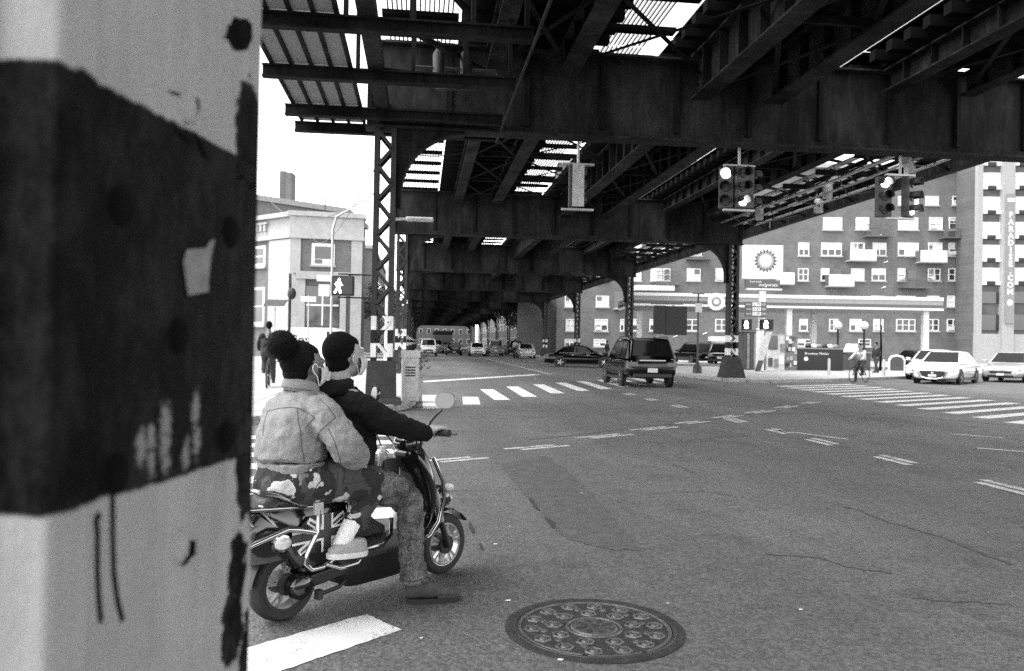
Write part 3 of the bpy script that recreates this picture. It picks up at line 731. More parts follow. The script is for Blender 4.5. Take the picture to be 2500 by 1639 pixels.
# rear body: battery housing and fairing
rb = MB(); torso(rb, [(.18, 0, .27, .17, .10), (.17, 0, .34, .21, .125), (.14, 0, .45, .23, .125), (.10, 0, .54, .26, .115), (.10, 0, .575, .26, .10)], 32, 4.5); rb.build('rear_body', GLOSS, st, smooth=40)
fr = MB(); torso(fr, [(-.10, 0, .33, .14, .085), (-.12, 0, .42, .17, .105), (-.13, 0, .50, .17, .10), (-.09, 0, .575, .15, .08)], 28, 3); fr.build('tail_fairing', GLOSS, st, smooth=50)
# union flag panel on the right flank: dark field, white saltire and cross, mid-grey cross
def flag(yo, side):
    P = [(-.06, .435), (.06, .535), (.29, .535), (.36, .43), (.31, .335), (-.02, .35)]
    f = MB().prism(P, o=(0, yo, 0), ex=(1, 0, 0), ey=(0, 0, 1), ez=(0, side, 0), t=.004).build('flag_panel', FLAGB, st)
    c = V((.165, 0, .435)); e = yo+side*.0045
    def st_(pts, m, lvl, nm): MB().prism(pts, o=(0, e+side*lvl*.0012, 0), ex=(1, 0, 0), ey=(0, 0, 1), ez=(0, side, 0), t=.001).build(nm, m, f)
    def strip(p, q, w): 
        d = (V(q)-V(p)).normalized(); n = V((-d.y, d.x))*(w/2); p, q = V(p), V(q); return [tuple(p-n), tuple(q-n), tuple(q+n), tuple(p+n)]
    st_(strip((.0, .36), (.275, .52), .034), FLAGW, 0, 'white_saltire'); st_(strip((.295, .35), (.05, .515), .034), FLAGW, 1, 'white_saltire')
    st_(strip((.01, .362), (.265, .512), .011), FLAGR, 2, 'dark_saltire'); st_(strip((.285, .356), (.06, .506), .011), FLAGR, 3, 'dark_saltire')
    st_(strip((.165, .343), (.165, .533), .07), FLAGW, 4, 'white_cross'); st_(strip((-.045, .437), (.352, .437), .066), FLAGW, 5, 'white_cross')
    st_(strip((.165, .343), (.165, .533), .045), FLAGR, 6, 'dark_cross'); st_(strip((-.05, .437), (.354, .437), .042), FLAGR, 7, 'dark_cross')
flag(-.132, -1); flag(.132, 1)
# seat, rack, tail
se = MB(); torso(se, [(.10, 0, .575, .27, .10), (.10, 0, .60, .30, .13), (.10, 0, .635, .29, .125), (.11, 0, .65, .25, .10)], 32, 3.2); se.build('seat', mat('seat_vinyl', .014, .4, 0, .3, 20, .2, 80), st, smooth=60)
rk = MB()
for s in (-1, 1):
    rk.tube([(.12, s*.13, .592), (.0, s*.135, .60), (-.12, s*.13, .66), (-.22, s*.12, .69)], .011, 8); rk.tube([(.1, s*.11, .575), (-.2, s*.10, .60), (-.42, s*.10, .62)], .011, 8)
    rk.tube([(-.2, s*.10, .60), (-.1, s*.09, .50)], .008, 6); rk.tube([(-.32, s*.09, .61), (-.16, s*.085, .46)], .007, 6)
rk.tube([(-.22, -.12, .69), (-.25, 0, .695), (-.22, .12, .69)], .011, 8); rk.tube([(-.42, -.10, .62), (-.44, 0, .62), (-.42, .10, .62)], .011, 8)
for x in (-.18, -.28, -.36): rk.tube([(x, -.1, .61), (x, .1, .61)], .007, 6)
rk.build('luggage_rack', CHROME, st, smooth=True)
fd = MB()
rings = []
for i in range(15):
    a = R(20+i*11); r_f = .215
    rings.append([V((r_f*math.cos(a)*k, s*.062, .188+r_f*math.sin(a)*k)) for k, s in ((1.0, -1), (1.03, -.6), (1.035, .6), (1.0, 1), (.985, .6), (.985, -.6))])
fd.rings(rings).build('rear_mudguard', SATIN, st, smooth=50)
MB().sphere((-.09, -.135, .425), .042, 14, 10, (1.15, .45, .75)).build('turn_signal', LENS, st, smooth=True)
MB().lathe([(.0001, .03), (.042, .02), (.05, 0), (.05, -.02)], 18, o=(-.09, -.118, .425), ax=(0, -1, 0)).build('signal_bezel', CHROME, st, smooth=40)
tl = MB(); torso(tl, [(-.24, 0, .42, .05, .07), (-.25, 0, .46, .075, .10), (-.23, 0, .52, .07, .095), (-.21, 0, .545, .03, .05)], 18, 2.5); tl.build('tail_light', mat('tail_lens', .10, .12, 0, .2, 12, coat=.5), st, smooth=60)
# chrome foot-peg loop and rear crash bar
MB().tube([(.07, -.19, .60), (.07, -.195, .56), (.065, -.20, .47), (.0, -.205, .37), (-.01, -.205, .325), (.03, -.2, .285), (.10, -.2, .285), (.16, -.21, .315)], .0125, 10).build('foot_peg_bar', CHROME, st, smooth=True)
MB().tube([(.11, -.21, .30), (.17, -.25, .275), (.27, -.255, .28), (.31, -.24, .3), (.33, -.2, .305)], .0115, 10).build('foot_peg_bar', CHROME, st, smooth=True)
MB().box(.045, .095, -.205, -.18, .55, .612).build('bar_clamp', GALV, st, bevel=.004)
MB().tube([(.05, -.2, .465), (-.05, -.2, .495), (-.11, -.2, .507), (-.16, -.195, .495), (-.36, -.17, .44)], .014, 10).build('crash_bar', CHROME, st, smooth=True)
MB().tube([(.05, .2, .465), (-.11, .2, .507), (-.36, .17, .44)], .014, 10).build('crash_bar', CHROME, st, smooth=True)
MB().tube([(.30, -.12, .16), (.24, -.15, .145), (.12, -.16, .138), (.10, -.17, .15)], .011, 8).build('kick_stand', SATIN, st, smooth=True)
MB().box(.085, .115, -.185, -.15, .118, .165).build('kick_stand', SATIN, st)
# leg shield and front
ls = MB()
prof = [(.80, .30, .86, .15), (.87, .36, .91, .17), (.885, .46, .97, .18), (.86, .58, .97, .18), (.82, .69, .95, .165), (.80, .77, .92, .13), (.82, .81, .90, .09)]
ls.rings([[V((x0, -w_*.8, z)), V(((x0+x1)/2-.01, -w_, z)), V((x1-.02, -w_*.75, z+.01)), V((x1, -w_*.3, z+.015)), V((x1, w_*.3, z+.015)), V((x1-.02, w_*.75, z+.01)), V(((x0+x1)/2-.01, w_, z)), V((x0, w_*.8, z))] for x0, z, x1, w_ in [(a, b, c, d) for a, b, c, d in prof]])
o = ls.build('leg_shield', GLOSS, st, smooth=60); md = o.modifiers.new('s', 'SUBSURF'); md.levels = 2; md.render_levels = 2
bk = MB().box(.68, .80, .02, .16, .60, .74); bk.build('glove_box', SATIN, st, bevel=.015)
MB().lathe([(.0001, 0), (.028, 0), (.03, .05), (.026, .075), (.012, .085)], 14, o=(.70, .06, .70)).build('drink_bottle', mat('bottle_plastic', .3, .25), st, smooth=50)
MB().lathe([(.0001, .03), (.018, .03), (.018, 0)], 12, o=(.70, .06, .783)).build('bottle_cap', WHITE, st, smooth=50)
MB().lathe([(.0001, .012), (.017, .01), (.022, 0)], 14, o=(.775, -.03, .62), ax=(-1, -.3, 0)).build('key_lock', CHROME, st, smooth=50)
kr = MB(); kr.tube([(.765+.012*math.cos(t), -.03+.012*math.sin(t), .595) for t in [i*math.pi/5 for i in range(10)]], .002, 5, closed=True); kr.prism([(-.012, 0), (.012, 0), (.014, -.04), (0, -.048), (-.014, -.04)], o=(.758, -.034, .585), ex=(.4, -.9, 0), ey=(0, 0, 1), ez=(1, .4, 0), t=.004); kr.build('key_ring', WHITE, st)
MB().tube([(.93, -.12, .745), (1.0, -.135, .60), (1.015, -.135, .50), (.99, -.12, .36), (.93, -.11, .285), (.9, -.10, .27)], .0125, 10).build('front_crash_bar', CHROME, st, smooth=True)
MB().tube([(.93, .12, .745), (1.015, .135, .50), (.9, .10, .27)], .0125, 10).build('front_crash_bar', CHROME, st, smooth=True)
for s in (-1, 1):
    f = MB().tube([(1.0, s*.06, .55), (1.045, s*.062, .40), (1.06, s*.062, .34)], .024, 12); f.build('fork_leg', ALLOY, st, smooth=True)
    MB().tube([(1.06, s*.062, .35), (1.12, s*.062, .20), (1.13, s*.062, .175)], .019, 12).build('fork_slider', SATIN, st, smooth=True)
    MB().sphere((1.06, s*.13, .555), .028, 12, 8, (1.3, .8, .8)).build('front_signal', LENS, st, smooth=True)
    MB().beam((1.0, s*.05, .56), (1.06, s*.11, .555), .015, .015).build('signal_stalk', SATIN, st)
ff = []
for i in range(11):
    a = R(35+i*11)
    ff.append([V((1.13+.21*k*math.cos(a), s*.055, .186+.21*k*math.sin(a))) for k, s in ((1, -1), (1.04, -.5), (1.04, .5), (1, 1), (.98, .5), (.98, -.5))])
MB().rings(ff).build('front_mudguard', GLOSS, st, smooth=60)
hl = MB(); torso(hl, [(1.06, 0, .41, .07, .05), (1.08, 0, .45, .11, .075), (1.06, 0, .51, .10, .07), (1.03, 0, .54, .05, .04)], 18, 2.4); hl.build('front_cowl', GLOSS, st, smooth=70)
MB().sphere((1.17, 0, .455), .045, 14, 10, (.5, 1.1, .9)).build('headlamp', LENS, st, smooth=True)
# handlebars, instruments, levers, mirrors
ck = MB(); torso(ck, [(.84, 0, .79, .07, .075), (.84, 0, .83, .085, .085), (.85, 0, .87, .07, .07), (.86, 0, .885, .03, .03)], 18, 2.5); ck.build('instrument_cowl', GLOSS, st, smooth=70)
MB().tube([(.91, 0, .52), (.84, 0, .80), (.82, 0, .86)], .025, 12).build('steering_stem', ALLOY, st, smooth=True)
MB().tube([(.765, -.40, .922), (.77, -.24, .922), (.80, -.16, .91), (.83, -.07, .875), (.83, .07, .875), (.80, .16, .91), (.77, .24, .922), (.765, .40, .922)], .0115, 10).build('handlebar', CHROME, st, smooth=True)
for s in (-1, 1):
    MB().lathe([(.016, 0), (.0185, .005), (.0185, .115), (.02, .12), (.02, .126)], 14, o=(.767, s*.285, .922), ax=(0, s, 0)).build('grip', RUBBER, st, smooth=40)
    MB().tube([(.79, s*.25, .925), (.825, s*.30, .918), (.835, s*.40, .912)], .006, 6).build('brake_lever', SATIN, st, smooth=True)
    MB().box(.745, .80, min(s*.22, s*.265), max(s*.22, s*.265), .905, .945).build('switch_pod', SATIN, st, bevel=.008)
    mt = MB().tube([(.775, s*.24, .935), (.78, s*.245, .97), (.80, s*.27, 1.01), (.825, s*.295, 1.045)], .008, 8).build('mirror_stem', SATIN, st, smooth=True)
    # oval mirror facing the rider
    cc = V((.838, s*.305, 1.094)); nr = V((-1, s*.42, .12)).normalized(); a_, u_, d_ = frame(nr)
    def oval(k, dz): return [cc + d_*dz + a_*(math.copysign(abs(math.cos(t))**.8, math.cos(t))*.062*k) + u_*(math.copysign(abs(math.sin(t))**.8, math.sin(t))*.047*k) for t in [2*math.pi*i/24 for i in range(24)]]
    MB().rings([oval(.5, -.022), oval(.9, -.016), oval(1.0, 0.0), oval(.98, .004)]).build('mirror_shell', GLOSS, st, smooth=60)
    MB().rings([oval(.9, .003), oval(.9, .0055)]).build('mirror_glass', mat('mirror_glass', .09, .06, 1.0, .0, 5), st)
for a, b in [((.80, -.2, .92), (.86, -.05, .78)), ((.80, .2, .92), (.87, .05, .77)), ((.8, -.18, .90), (.9, -.1, .72)), ((.79, .22, .91), (.80, .12, .76))]:
    p, q = V(a), V(b); MB().tube([p, p.lerp(q, .3)+V((-.04, 0, .02)), p.lerp(q, .7)+V((-.03, 0, -.01)), q], .0045, 6).build('cable', BLACK, st, smooth=True)

# ---- fabrics and skin
def cloth(name, v, var, weave, wb, extra=None):
    m = mat(name, v, 0.9, 0, var, 14, wb, weave, spec=.2); return m
DENIM = cloth('light_denim', 0.24, 0.09, 420, 0.4); DENIMS = mat('denim_seam_thread', 0.09, .9, 0, .2, 300)
HOOD = cloth('black_jersey', 0.005, 0.35, 380, 0.4)
SKIN1 = mat('skin_brown', 0.13, 0.5, 0, 0.1, 20, .08, 200); SKIN2 = mat('skin_tan', 0.27, 0.5, 0, 0.1, 20, .08, 200)
HAIR = mat('dark_hair', 0.004, 0.6, 0, 0.7, 60, 0.9, 260, spec=0.12); HAIRB = mat('cropped_hair', 0.006, 0.8, 0, 0.85, 190, 0.8, 420, spec=0.08)
MASK = mat('pale_face_mask', 0.5, 0.9, 0, 0.08, 20, .1, 200); SOCK = mat('white_ribbed_sock', 0.85, 0.95, 0, 0.08, 40, .5, 150); SLIP = mat('pale_suede', 0.34, 0.9, 0, 0.15, 30, .2, 200)
SOLE = mat('pale_sole', 0.62, .7, 0, .1, 30)
def camo_mat():
    m = mat('camouflage_twill', 0.035, 0.9, 0, 0.4, 9, 0.3, 380)
    n, l, b, mth, mix, noise, smooth, mapping = chain(m); tc = n['Texture Coordinate'].outputs['Object']
    a = smooth(noise(11, 2, .4, tc), .50, .515); c = smooth(noise(10.5, 2.5, .45, mapping(tc, (1.1, .9, 1.3))), .585, .60)
    g = mix(a, 0.016, 0.05); g = mix(c, g, 0.46); l.new(g, b.inputs['Base Color']); return m
CAMO = camo_mat()
def jeans_mat():
    m = mat('acid_wash_jeans', 0.12, 0.9, 0, 0.3, 14, 0.4, 380)
    n, l, b, mth, mix, noise, smooth, mapping = chain(m); tc = n['Texture Coordinate'].outputs['Object']
    f = mth('ADD', mth('MULTIPLY', noise(8, 8, .75, tc), .55), mth('MULTIPLY', noise(190, 5, .7, mapping(tc, (1, 1, .6))), .45))
    l.new(mix(smooth(f, .42, .60), 0.018, 0.19), b.inputs['Base Color']); return m
JEAN = jeans_mat(); BOOT = mat('suede_boot', 0.055, 0.9, 0, 0.35, 18, .4, 160); BOOTS = mat('boot_rubber', 0.008, .6, 0, .3, 20)

def ear(parent, c, s, m, k=1.0):
    e = MB(); e.sphere(c, .03*k, 12, 10, (.62, .3, 1.05)); o = e.build('ear', m, parent, smooth=True); return o
def head_shape(m, c, k=1.0):
    """cranium, face, jaw, nose; c = head centre, facing +x"""
    x, y, z = c
    m.sphere((x-.012*k, y, z+.02*k), .1*k, 20, 14, (1.0, .80, .98)); m.sphere((x+.03*k, y, z-.025*k), .082*k, 18, 12, (.88, .78, 1.15))
    m.sphere((x+.055*k, y, z-.085*k), .042*k, 14, 10, (1.0, 1.0, .8)); m.sphere((x+.03*k, y, z-.07*k), .058*k, 14, 10, (1, .95, .8))
    limb(m, [(x+.098*k, y, z+.012*k, .009*k), (x+.115*k, y, z-.022*k, .014*k)], 8)
    for s in (-1, 1): m.sphere((x+.085*k, y+s*.033*k, z+.02*k), .017*k, 10, 8); m.sphere((x+.02*k, y+s*.07*k, z-.015*k), .022*k, 10, 8, (.6, .5, 1.2))
    limb(m, [(x+.095*k, y-.02*k, z-.058*k, .008*k), (x+.1*k, y, z-.056*k, .009*k), (x+.095*k, y+.02*k, z-.058*k, .008*k)], 8)
    return m
def face_mask(parent, c, k, m, hook):
    x, y, z = c; rings = []
    for i, zz_ in enumerate((-.105, -.085, -.06, -.035, -.012)):
        f = (0.75, .92, 1.05, 1.08, 1.0)[i]; rings.append([V((x+.03*k+.098*k*f*math.cos(t)*(.9 if i < 2 else 1), y+.078*k*math.sin(t)*(.9 if i in (0, 4) else 1.0), z+zz_*k)) for t in [R(-78+156*j/14) for j in range(15)]])
    n = 15; mm = MB(); o = 0
    vs = [p for r_ in rings for p in r_]; fs = [(i*n+j, i*n+j+1, (i+1)*n+j+1, (i+1)*n+j) for i in range(4) for j in range(n-1)]
    ob = mm.add(vs, fs).build('face_mask', m, parent, smooth=180)
    md = ob.modifiers.new('thick', 'SOLIDIFY'); md.thickness = .004; md.offset = 1
    for s in (-1, 1):
        e = V((x+hook[0]*k, y+s*hook[1]*k, z+hook[2]*k)); a = V(rings[4][0 if s < 0 else -1]); b = V(rings[0][0 if s < 0 else -1])
        MB().tube([a, a.lerp(e, .6)+V((0, s*.006, .004)), e+V((.004, s*.004, .02)), e+V((-.012, s*.004, .012)), e+V((-.014, s*.003, -.012)), e.lerp(b, .5)+V((0, s*.004, 0)), b], hook[3], 6).build('ear_loop', WHITE, ob, smooth=True)
    return ob
def hand(m, wrist, grip, ax, k=1.0):
    """palm with four fingers curled round a bar (axis ax through grip) and a thumb beneath"""
    w_, g = V(wrist), V(grip); ax = V(ax).normalized(); fwd = (g-w_).normalized(); up = V((0, 0, 1))
    limb(m, [(*w_, .026*k), (*(w_.lerp(g, .55)+up*.016), .030*k)], 10)
    for i, (t, ln) in enumerate(((-.036, .92), (-.012, 1.0), (.012, .96), (.036, .8))):
        b = g+ax*t+up*.026-fwd*.022
        limb(m, [(*(w_.lerp(g, .45)+ax*t*.75+up*.016), .014*k), (*b, .0125*k), (*(g+ax*t+up*.027+fwd*.018*ln), .0105*k), (*(g+ax*t+fwd*.031*ln-up*.004), .0095*k), (*(g+ax*t+fwd*.016-up*.024), .0085*k)], 8)
    th = w_.lerp(g, .4)
    limb(m, [(*(th-ax*.03), .014*k), (*(g-ax*.05-up*.012-fwd*.012), .012*k), (*(g-ax*.03-up*.027+fwd*.004), .0095*k)], 8)
    return m

# ---- passenger
pw_ = thing('person', 'scooter passenger with hair bun, light denim jacket and camouflage trousers', 'person', SCO, SRZ, None)
wb = MB(); WH = (.105, 0, 1.292)
head_shape(wb, WH, 1.02)
limb(wb, [(.085, 0, 1.23, .056), (.08, 0, 1.12, .062), (.06, 0, 1.0, .11), (.05, 0, .85, .12), (.02, 0, .72, .12)])
for s in (-1, 1):
    limb(wb, [(.08, s*.10, 1.10, .06), (.12, s*.22, .99, .045), (.16, s*.235, .89, .04), (.30, s*.17, .83, .035), (.42, s*.07, .80, .028)])
    limb(wb, [(.02, s*.1, .71, .10), (.43, s*.18, .67, .055), (.29, s*.2, .50, .04), (.20, s*.2, .37, .03), (.32, s*.21, .35, .028)])
    hand(wb, (.42, s*.07, .80), (.49, s*.03, .80), (0, s, 0), .9)
clay('body', wb, SKIN1, pw_, .008, 3)
for s in (-1, 1): ear(pw_, (WH[0]+.008, s*.082, WH[2]-.018), s, SKIN1)
hr = MB(); hr.sphere((WH[0]-.036, 0, WH[2]+.03), .104, 22, 16, (1.0, .83, .96)); hr.sphere((WH[0]-.05, 0, WH[2]-.032), .074, 16, 12, (.9, .98, 1.0)); hr.sphere((WH[0]-.04, 0, WH[2]-.08), .052, 14, 10, (.8, .9, .8)); hr.sphere((WH[0]+.006, 0, WH[2]+.064), .068, 16, 12, (1, 1.05, .7))
o = clay('hair', hr, HAIR, pw_, .006, 4, ((.012, .006),))
bn = MB(); bn.sphere((-.035, .0, 1.395), .076, 20, 14, (1, 1, .98)); bn.sphere((.03, 0, 1.362), .05, 14, 10)
clay('hair_bun', bn, HAIR, pw_, .006, 2, ((.02, .008),))
def strands(name, c, rad, n, ln, parent, m, zmin=-1.0, xmax=9.0, curl=.6, w=.0011):
    """frizz: short curled ribbons standing off the hair"""
    s = MB(); c = V(c)
    for i in range(n):
        d = V((random.gauss(0, 1), random.gauss(0, 1), random.gauss(0, 1))).normalized()
        if d.z < zmin or d.x > xmax: continue
        p = c+V((d.x*rad[0], d.y*rad[1], d.z*rad[2])); t = d.cross(V((random.gauss(0, 1), random.gauss(0, 1), random.gauss(0, 1)))).normalized(); k = ln*random.uniform(.5, 1.3)
        a = p-d*.004; b = p+d*k*.6+t*k*curl*.5; e = p+d*k*.75+t*k*curl*1.3; q = d.cross(t)*w
        s.add([a-q, a+q, b+q, b-q, e], [(0, 1, 2, 3), (3, 2, 4)])
    return tag(s.build(name, m, parent, fixn=False), kind='stuff')
strands('hair_strands', (-.035, 0, 1.395), (.076, .076, .075), 900, .012, pw_, HAIR, w=.0007)
MB().tube([(.035+.048*math.sin(t)*.3, .052*math.cos(t), 1.362+.05*math.sin(t)) for t in [2*math.pi*i/20 for i in range(20)]], .006, 6, closed=True).build('hair_tie', SATIN, pw_, smooth=True)
face_mask(pw_, WH, 1.02, MASK, (.0, .088, -.012, .0026))
jk = MB(); torso(jk, [(.035, 0, .80, .15, .175), (.032, -.008, .825, .17, .178), (.038, -.01, .88, .172, .176), (.045, -.01, .96, .172, .18), (.062, -.005, 1.04, .155, .18), (.078, 0, 1.10, .128, .18), (.09, 0, 1.14, .10, .14), (.09, 0, 1.17, .075, .09)], 32, 2.6)
for s in (-1, .76): limb(jk, [(.075, s*.15, 1.075, .08), (.105, s*.225, 1.015, .085), (.14, s*.275, .94, .083), (.175, s*.275, .87, .083), (.25, s*.235, .83, .078), (.33, s*.15, .805, .07), (.40, s*.09, .795, .052)], 16)
JK = clay('denim_jacket', jk, DENIM, pw_, .0075, 5, ((.16, .055), (.06, .013)))
wbn = MB(); torso(wbn, [(.045, 0, .752, .145, .172), (.042, 0, .757, .153, .18), (.04, 0, .80, .156, .185), (.04, 0, .808, .148, .177)], 40, 2.5)
clay('waistband', wbn, DENIM, pw_, .006, 2, ((.05, .012),))
cl_ = MB()
for i, (hz, rr) in enumerate(((1.158, 1.0), (1.185, .93), (1.205, .96))): pass
cl_.rings([[V((.085+.088*k*math.cos(t), .086*k*math.sin(t), z-.012*math.cos(t)*1.2)) for t in [2*math.pi*i/28 for i in range(28)]] for k, z in ((.92, 1.15), (.86, 1.19), (.9, 1.213), (1.02, 1.205), (1.14, 1.17), (1.1, 1.165), (.98, 1.19))], caps=False)
o = cl_.build('collar', DENIM, pw_, smooth=80); md = o.modifiers.new('t', 'SOLIDIFY'); md.thickness = .006
bv = surf(JK)
for px in (Z4([(170,185),(290,152),(400,140),(480,150),(560,182),(640,240)]), Z4([(640,245),(590,300),(545,350)]), Z4([(850,240),(760,320),(700,370),(660,470)]), Z4([(470,160),(480,280),(505,400),(515,540),(545,700)]), Z4([(775,350),(840,480),(890,640),(905,700)]), Z4([(700,60),(770,130),(850,235)]), Z4([(175,190),(140,300),(130,420)])):
    seam(bv, px, DENIMS, pw_, .0024)
bw_ = surf([c for c in pw_.children if c.name.startswith('waistband')][0])
for px, py in [(758,1148)]:
    p = trace(bw_, [(px, py)], .002)
    if p: MB().lathe([(.0001, .004), (.006, .004), (.0085, 0)], 12, o=p[0], ax=(-.3, -1, .1)).build('button', GALV, pw_, smooth=40)
seam(bw_, Z2([(590,1500),(640,1470),(700,1475),(730,1500),(640,1545),(600,1530),(590,1500)]), DENIMS, pw_, .0018)
tr = MB(); torso(tr, [(.03, 0, .625, .13, .14), (.02, 0, .66, .16, .175), (.02, 0, .72, .155, .175), (.03, 0, .78, .14, .165)], 28, 2.4)
for s in (-1, 1): limb(tr, [(.03, s*.09, .70, .115), (.20, s*.145, .695, .112), (.34, s*.175, .685, .095), (.435, s*.185, .668, .077), (.40, s*.19, .60, .07), (.345, s*.195, .545, .066), (.295, s*.2, .505, .058)], 16)
TR = clay('camouflage_trousers', tr, CAMO, pw_, .0075, 4, ((.09, .02), (.035, .014)))
for s in (-1, 1):
    sk = MB(); limb(sk, [(.31, s*.2, .53, .045), (.275, s*.2, .475, .047), (.235, s*.2, .42, .045), (.205, s*.2, .375, .042), (.25, s*.205, .365, .036)], 14); clay('sock', sk, SOCK, pw_, .006, 3, ((.02, .004),))
    sh = MB(); torso(sh, [(.245, s*.21, .338, .118, .047), (.245, s*.21, .362, .118, .048), (.26, s*.21, .385, .098, .044), (.285, s*.21, .402, .065, .036), (.29, s*.21, .408, .04, .024)], 20, 2.4)
    sp_ = clay('slipper', sh, SLIP, pw_, .006, 2)
    sp_.rotation_euler = (0, R(5), 0); sp_.location = (-.03, 0, .018)
    so_ = MB(); torso(so_, [(.245, s*.21, .316, .122, .05), (.245, s*.21, .338, .126, .052), (.245, s*.21, .343, .12, .048)], 28, 2.5)
    q_ = so_.build('slipper_sole', SOLE, pw_, smooth=40); q_.rotation_euler = (0, R(5), 0); q_.location = (-.03, 0, .018)
bt = surf(TR)
for px in (Z3([(650,380),(640,470),(620,580)]), Z3([(690,360),(700,420),(680,470),(780,460),(850,440)]), Z3([(560,410),(500,480),(470,560)])): seam(bt, px, mat('twill_seam', .02, .9), pw_, .002)

# ---- rider in front
pm = thing('person', 'scooter driver with cropped hair, black hooded sweatshirt and washed jeans, boot on the road', 'person', SCO, SRZ, None)
mb_ = MB(); MH = (.362, 0, 1.345)
head_shape(mb_, MH, 1.03)
limb(mb_, [(.335, 0, 1.28, .06), (.325, 0, 1.17, .066), (.33, 0, 1.05, .11), (.34, 0, .9, .12), (.33, 0, .70, .12)])
for s in (-1, 1):
    limb(mb_, [(.32, s*.12, 1.11, .06), (.45, s*.25, .985, .045), (.69, s*.295, .92, .03)])
    hand(mb_, (.69, s*.297, .92), (.762, s*.335, .924), (0, s, 0))
limb(mb_, [(.35, -.09, .68, .09), (.62, -.25, .555, .055), (.615, -.28, .32, .045), (.645, -.285, .1, .035)])
limb(mb_, [(.35, .09, .68, .09), (.64, .16, .58, .055), (.60, .14, .40, .045), (.60, .14, .34, .035)])
clay('body', mb_, SKIN2, pm, .008, 3)
for s in (-1, 1): ear(pm, (MH[0]+.008, s*.083, MH[2]-.02), s, SKIN2, 1.05)
hr = MB(); hr.sphere((MH[0]-.03, 0, MH[2]+.03), .103, 24, 16, (1.0, .83, .95)); hr.sphere((MH[0]-.043, 0, MH[2]-.04), .075, 16, 12, (.88, .96, 1.0)); hr.sphere((MH[0]-.04, 0, MH[2]-.085), .056, 14, 10, (.85, .95, .9)); hr.sphere((MH[0]+.02, 0, MH[2]+.015), .06, 14, 10, (.75, 1.3, 1.0)); hr.sphere((MH[0]+.012, 0, MH[2]+.06), .068, 16, 12, (1, 1.05, .72))
clay('hair', hr, HAIRB, pm, .006, 3, ((.006, .003),))
face_mask(pm, MH, 1.03, MASK, (.002, .086, -.014, .0014))
hd = MB(); torso(hd, [(.34, 0, .70, .14, .18), (.345, 0, .78, .165, .20), (.345, 0, .90, .16, .205), (.34, 0, 1.0, .15, .205), (.33, 0, 1.08, .13, .195), (.325, 0, 1.13, .105, .16), (.325, 0, 1.17, .085, .11)], 30, 2.4)
for s in (-1, 1): limb(hd, [(.315, s*.15, 1.085, .08), (.37, s*.205, 1.045, .076), (.455, s*.26, .99, .07), (.56, s*.28, .955, .062), (.66, s*.295, .925, .054), (.69, s*.297, .919, .046)], 16)
hd.sphere((.45, .03, .80), .07, 14, 10)
HD = clay('hooded_sweatshirt', hd, HOOD, pm, .0075, 4, ((.09, .03), (.035, .016)))
ho = MB(); ho.tube([(.305+.09*math.cos(t)-.03, .098*math.sin(t), 1.178+.02*math.cos(t)) for t in [2*math.pi*i/24 for i in range(24)]], [.042-.012*math.cos(2*math.pi*i/24) for i in range(24)], 10, closed=True); ho.sphere((.215, 0, 1.15), .07, 14, 10, (.7, 1.2, .9))
clay('hood', ho, HOOD, pm, .007, 3, ((.05, .02),))
jn = MB(); limb(jn, [(.34, -.09, .69, .12), (.46, -.17, .645, .105), (.56, -.225, .60, .092), (.625, -.252, .552, .082), (.625, -.265, .48, .078), (.618, -.278, .36, .074), (.625, -.282, .24, .07), (.64, -.285, .165, .074), (.645, -.285, .135, .072)], 16)
limb(jn, [(.34, .09, .69, .12), (.5, .14, .64, .10), (.64, .165, .575, .082), (.62, .15, .46, .075), (.60, .14, .37, .068)], 16); jn.sphere((.33, 0, .70), .15, 16, 12, (1, 1.15, .8))
JN = clay('washed_jeans', jn, JEAN, pm, .0075, 4, ((.07, .018), (.028, .016)))
for z_ in (.148, .125): MB().tube([(.645+.073*math.cos(t), -.285+.07*math.sin(t), z_+.006*math.sin(3*t)) for t in [2*math.pi*i/24 for i in range(24)]], .011, 8, closed=True).build('jeans_cuff', JEAN, pm, smooth=True)
# boot: along the direction the toes point
bd = V((.80, -.60, 0)).normalized(); bs = V((-bd.y, bd.x, 0)); b0 = V((.605, -.262, 0))
def bring(t, z0, z1, w_, n=14): return [b0+bd*t+bs*(w_*math.cos(a))+V((0, 0, (z0+z1)/2+(z1-z0)/2*math.sin(a))) for a in [2*math.pi*i/n for i in range(n)]]
bo = MB().rings([bring(.0, .03, .12, .02), bring(.012, .026, .15, .036), bring(.05, .024, .165, .043), bring(.10, .024, .15, .045), bring(.15, .024, .115, .046), bring(.20, .024, .092, .048), bring(.25, .024, .075, .045), bring(.285, .026, .06, .032), bring(.298, .03, .05, .014)])
limb(bo, [(.64, -.284, .19, .05), (.637, -.284, .1, .05)], 14)
clay('boot', bo, BOOT, pm, .006, 2, ((.03, .006),))
def sring(t, z, w_): return None
sl_ = [(0.0, .018), (.02, .036), (.06, .044), (.12, .044), (.18, .049), (.24, .049), (.28, .036), (.302, .012)]
outl = [b0+bd*t+bs*w_ for t, w_ in sl_]+[b0+bd*t-bs*w_ for t, w_ in reversed(sl_)]
MB().rings([[p+V((0, 0, .002)) for p in outl], [p+V((0, 0, .028)) for p in outl]]).build('boot_sole', BOOTS, pm, smooth=40)
MB().rings([[b0+bd*t+bs*(w_*math.cos(a))*1.05+V((0, 0, .03+h_*max(0, math.sin(a)))) for a in [math.pi*i/10 for i in range(11)]] for t, w_, h_ in ((.17, .047, .035), (.2, .05, .042), (.25, .048, .036), (.285, .036, .026), (.303, .014, .012))]).build('toe_cap', BOOTS, pm, smooth=60)
lc = MB()
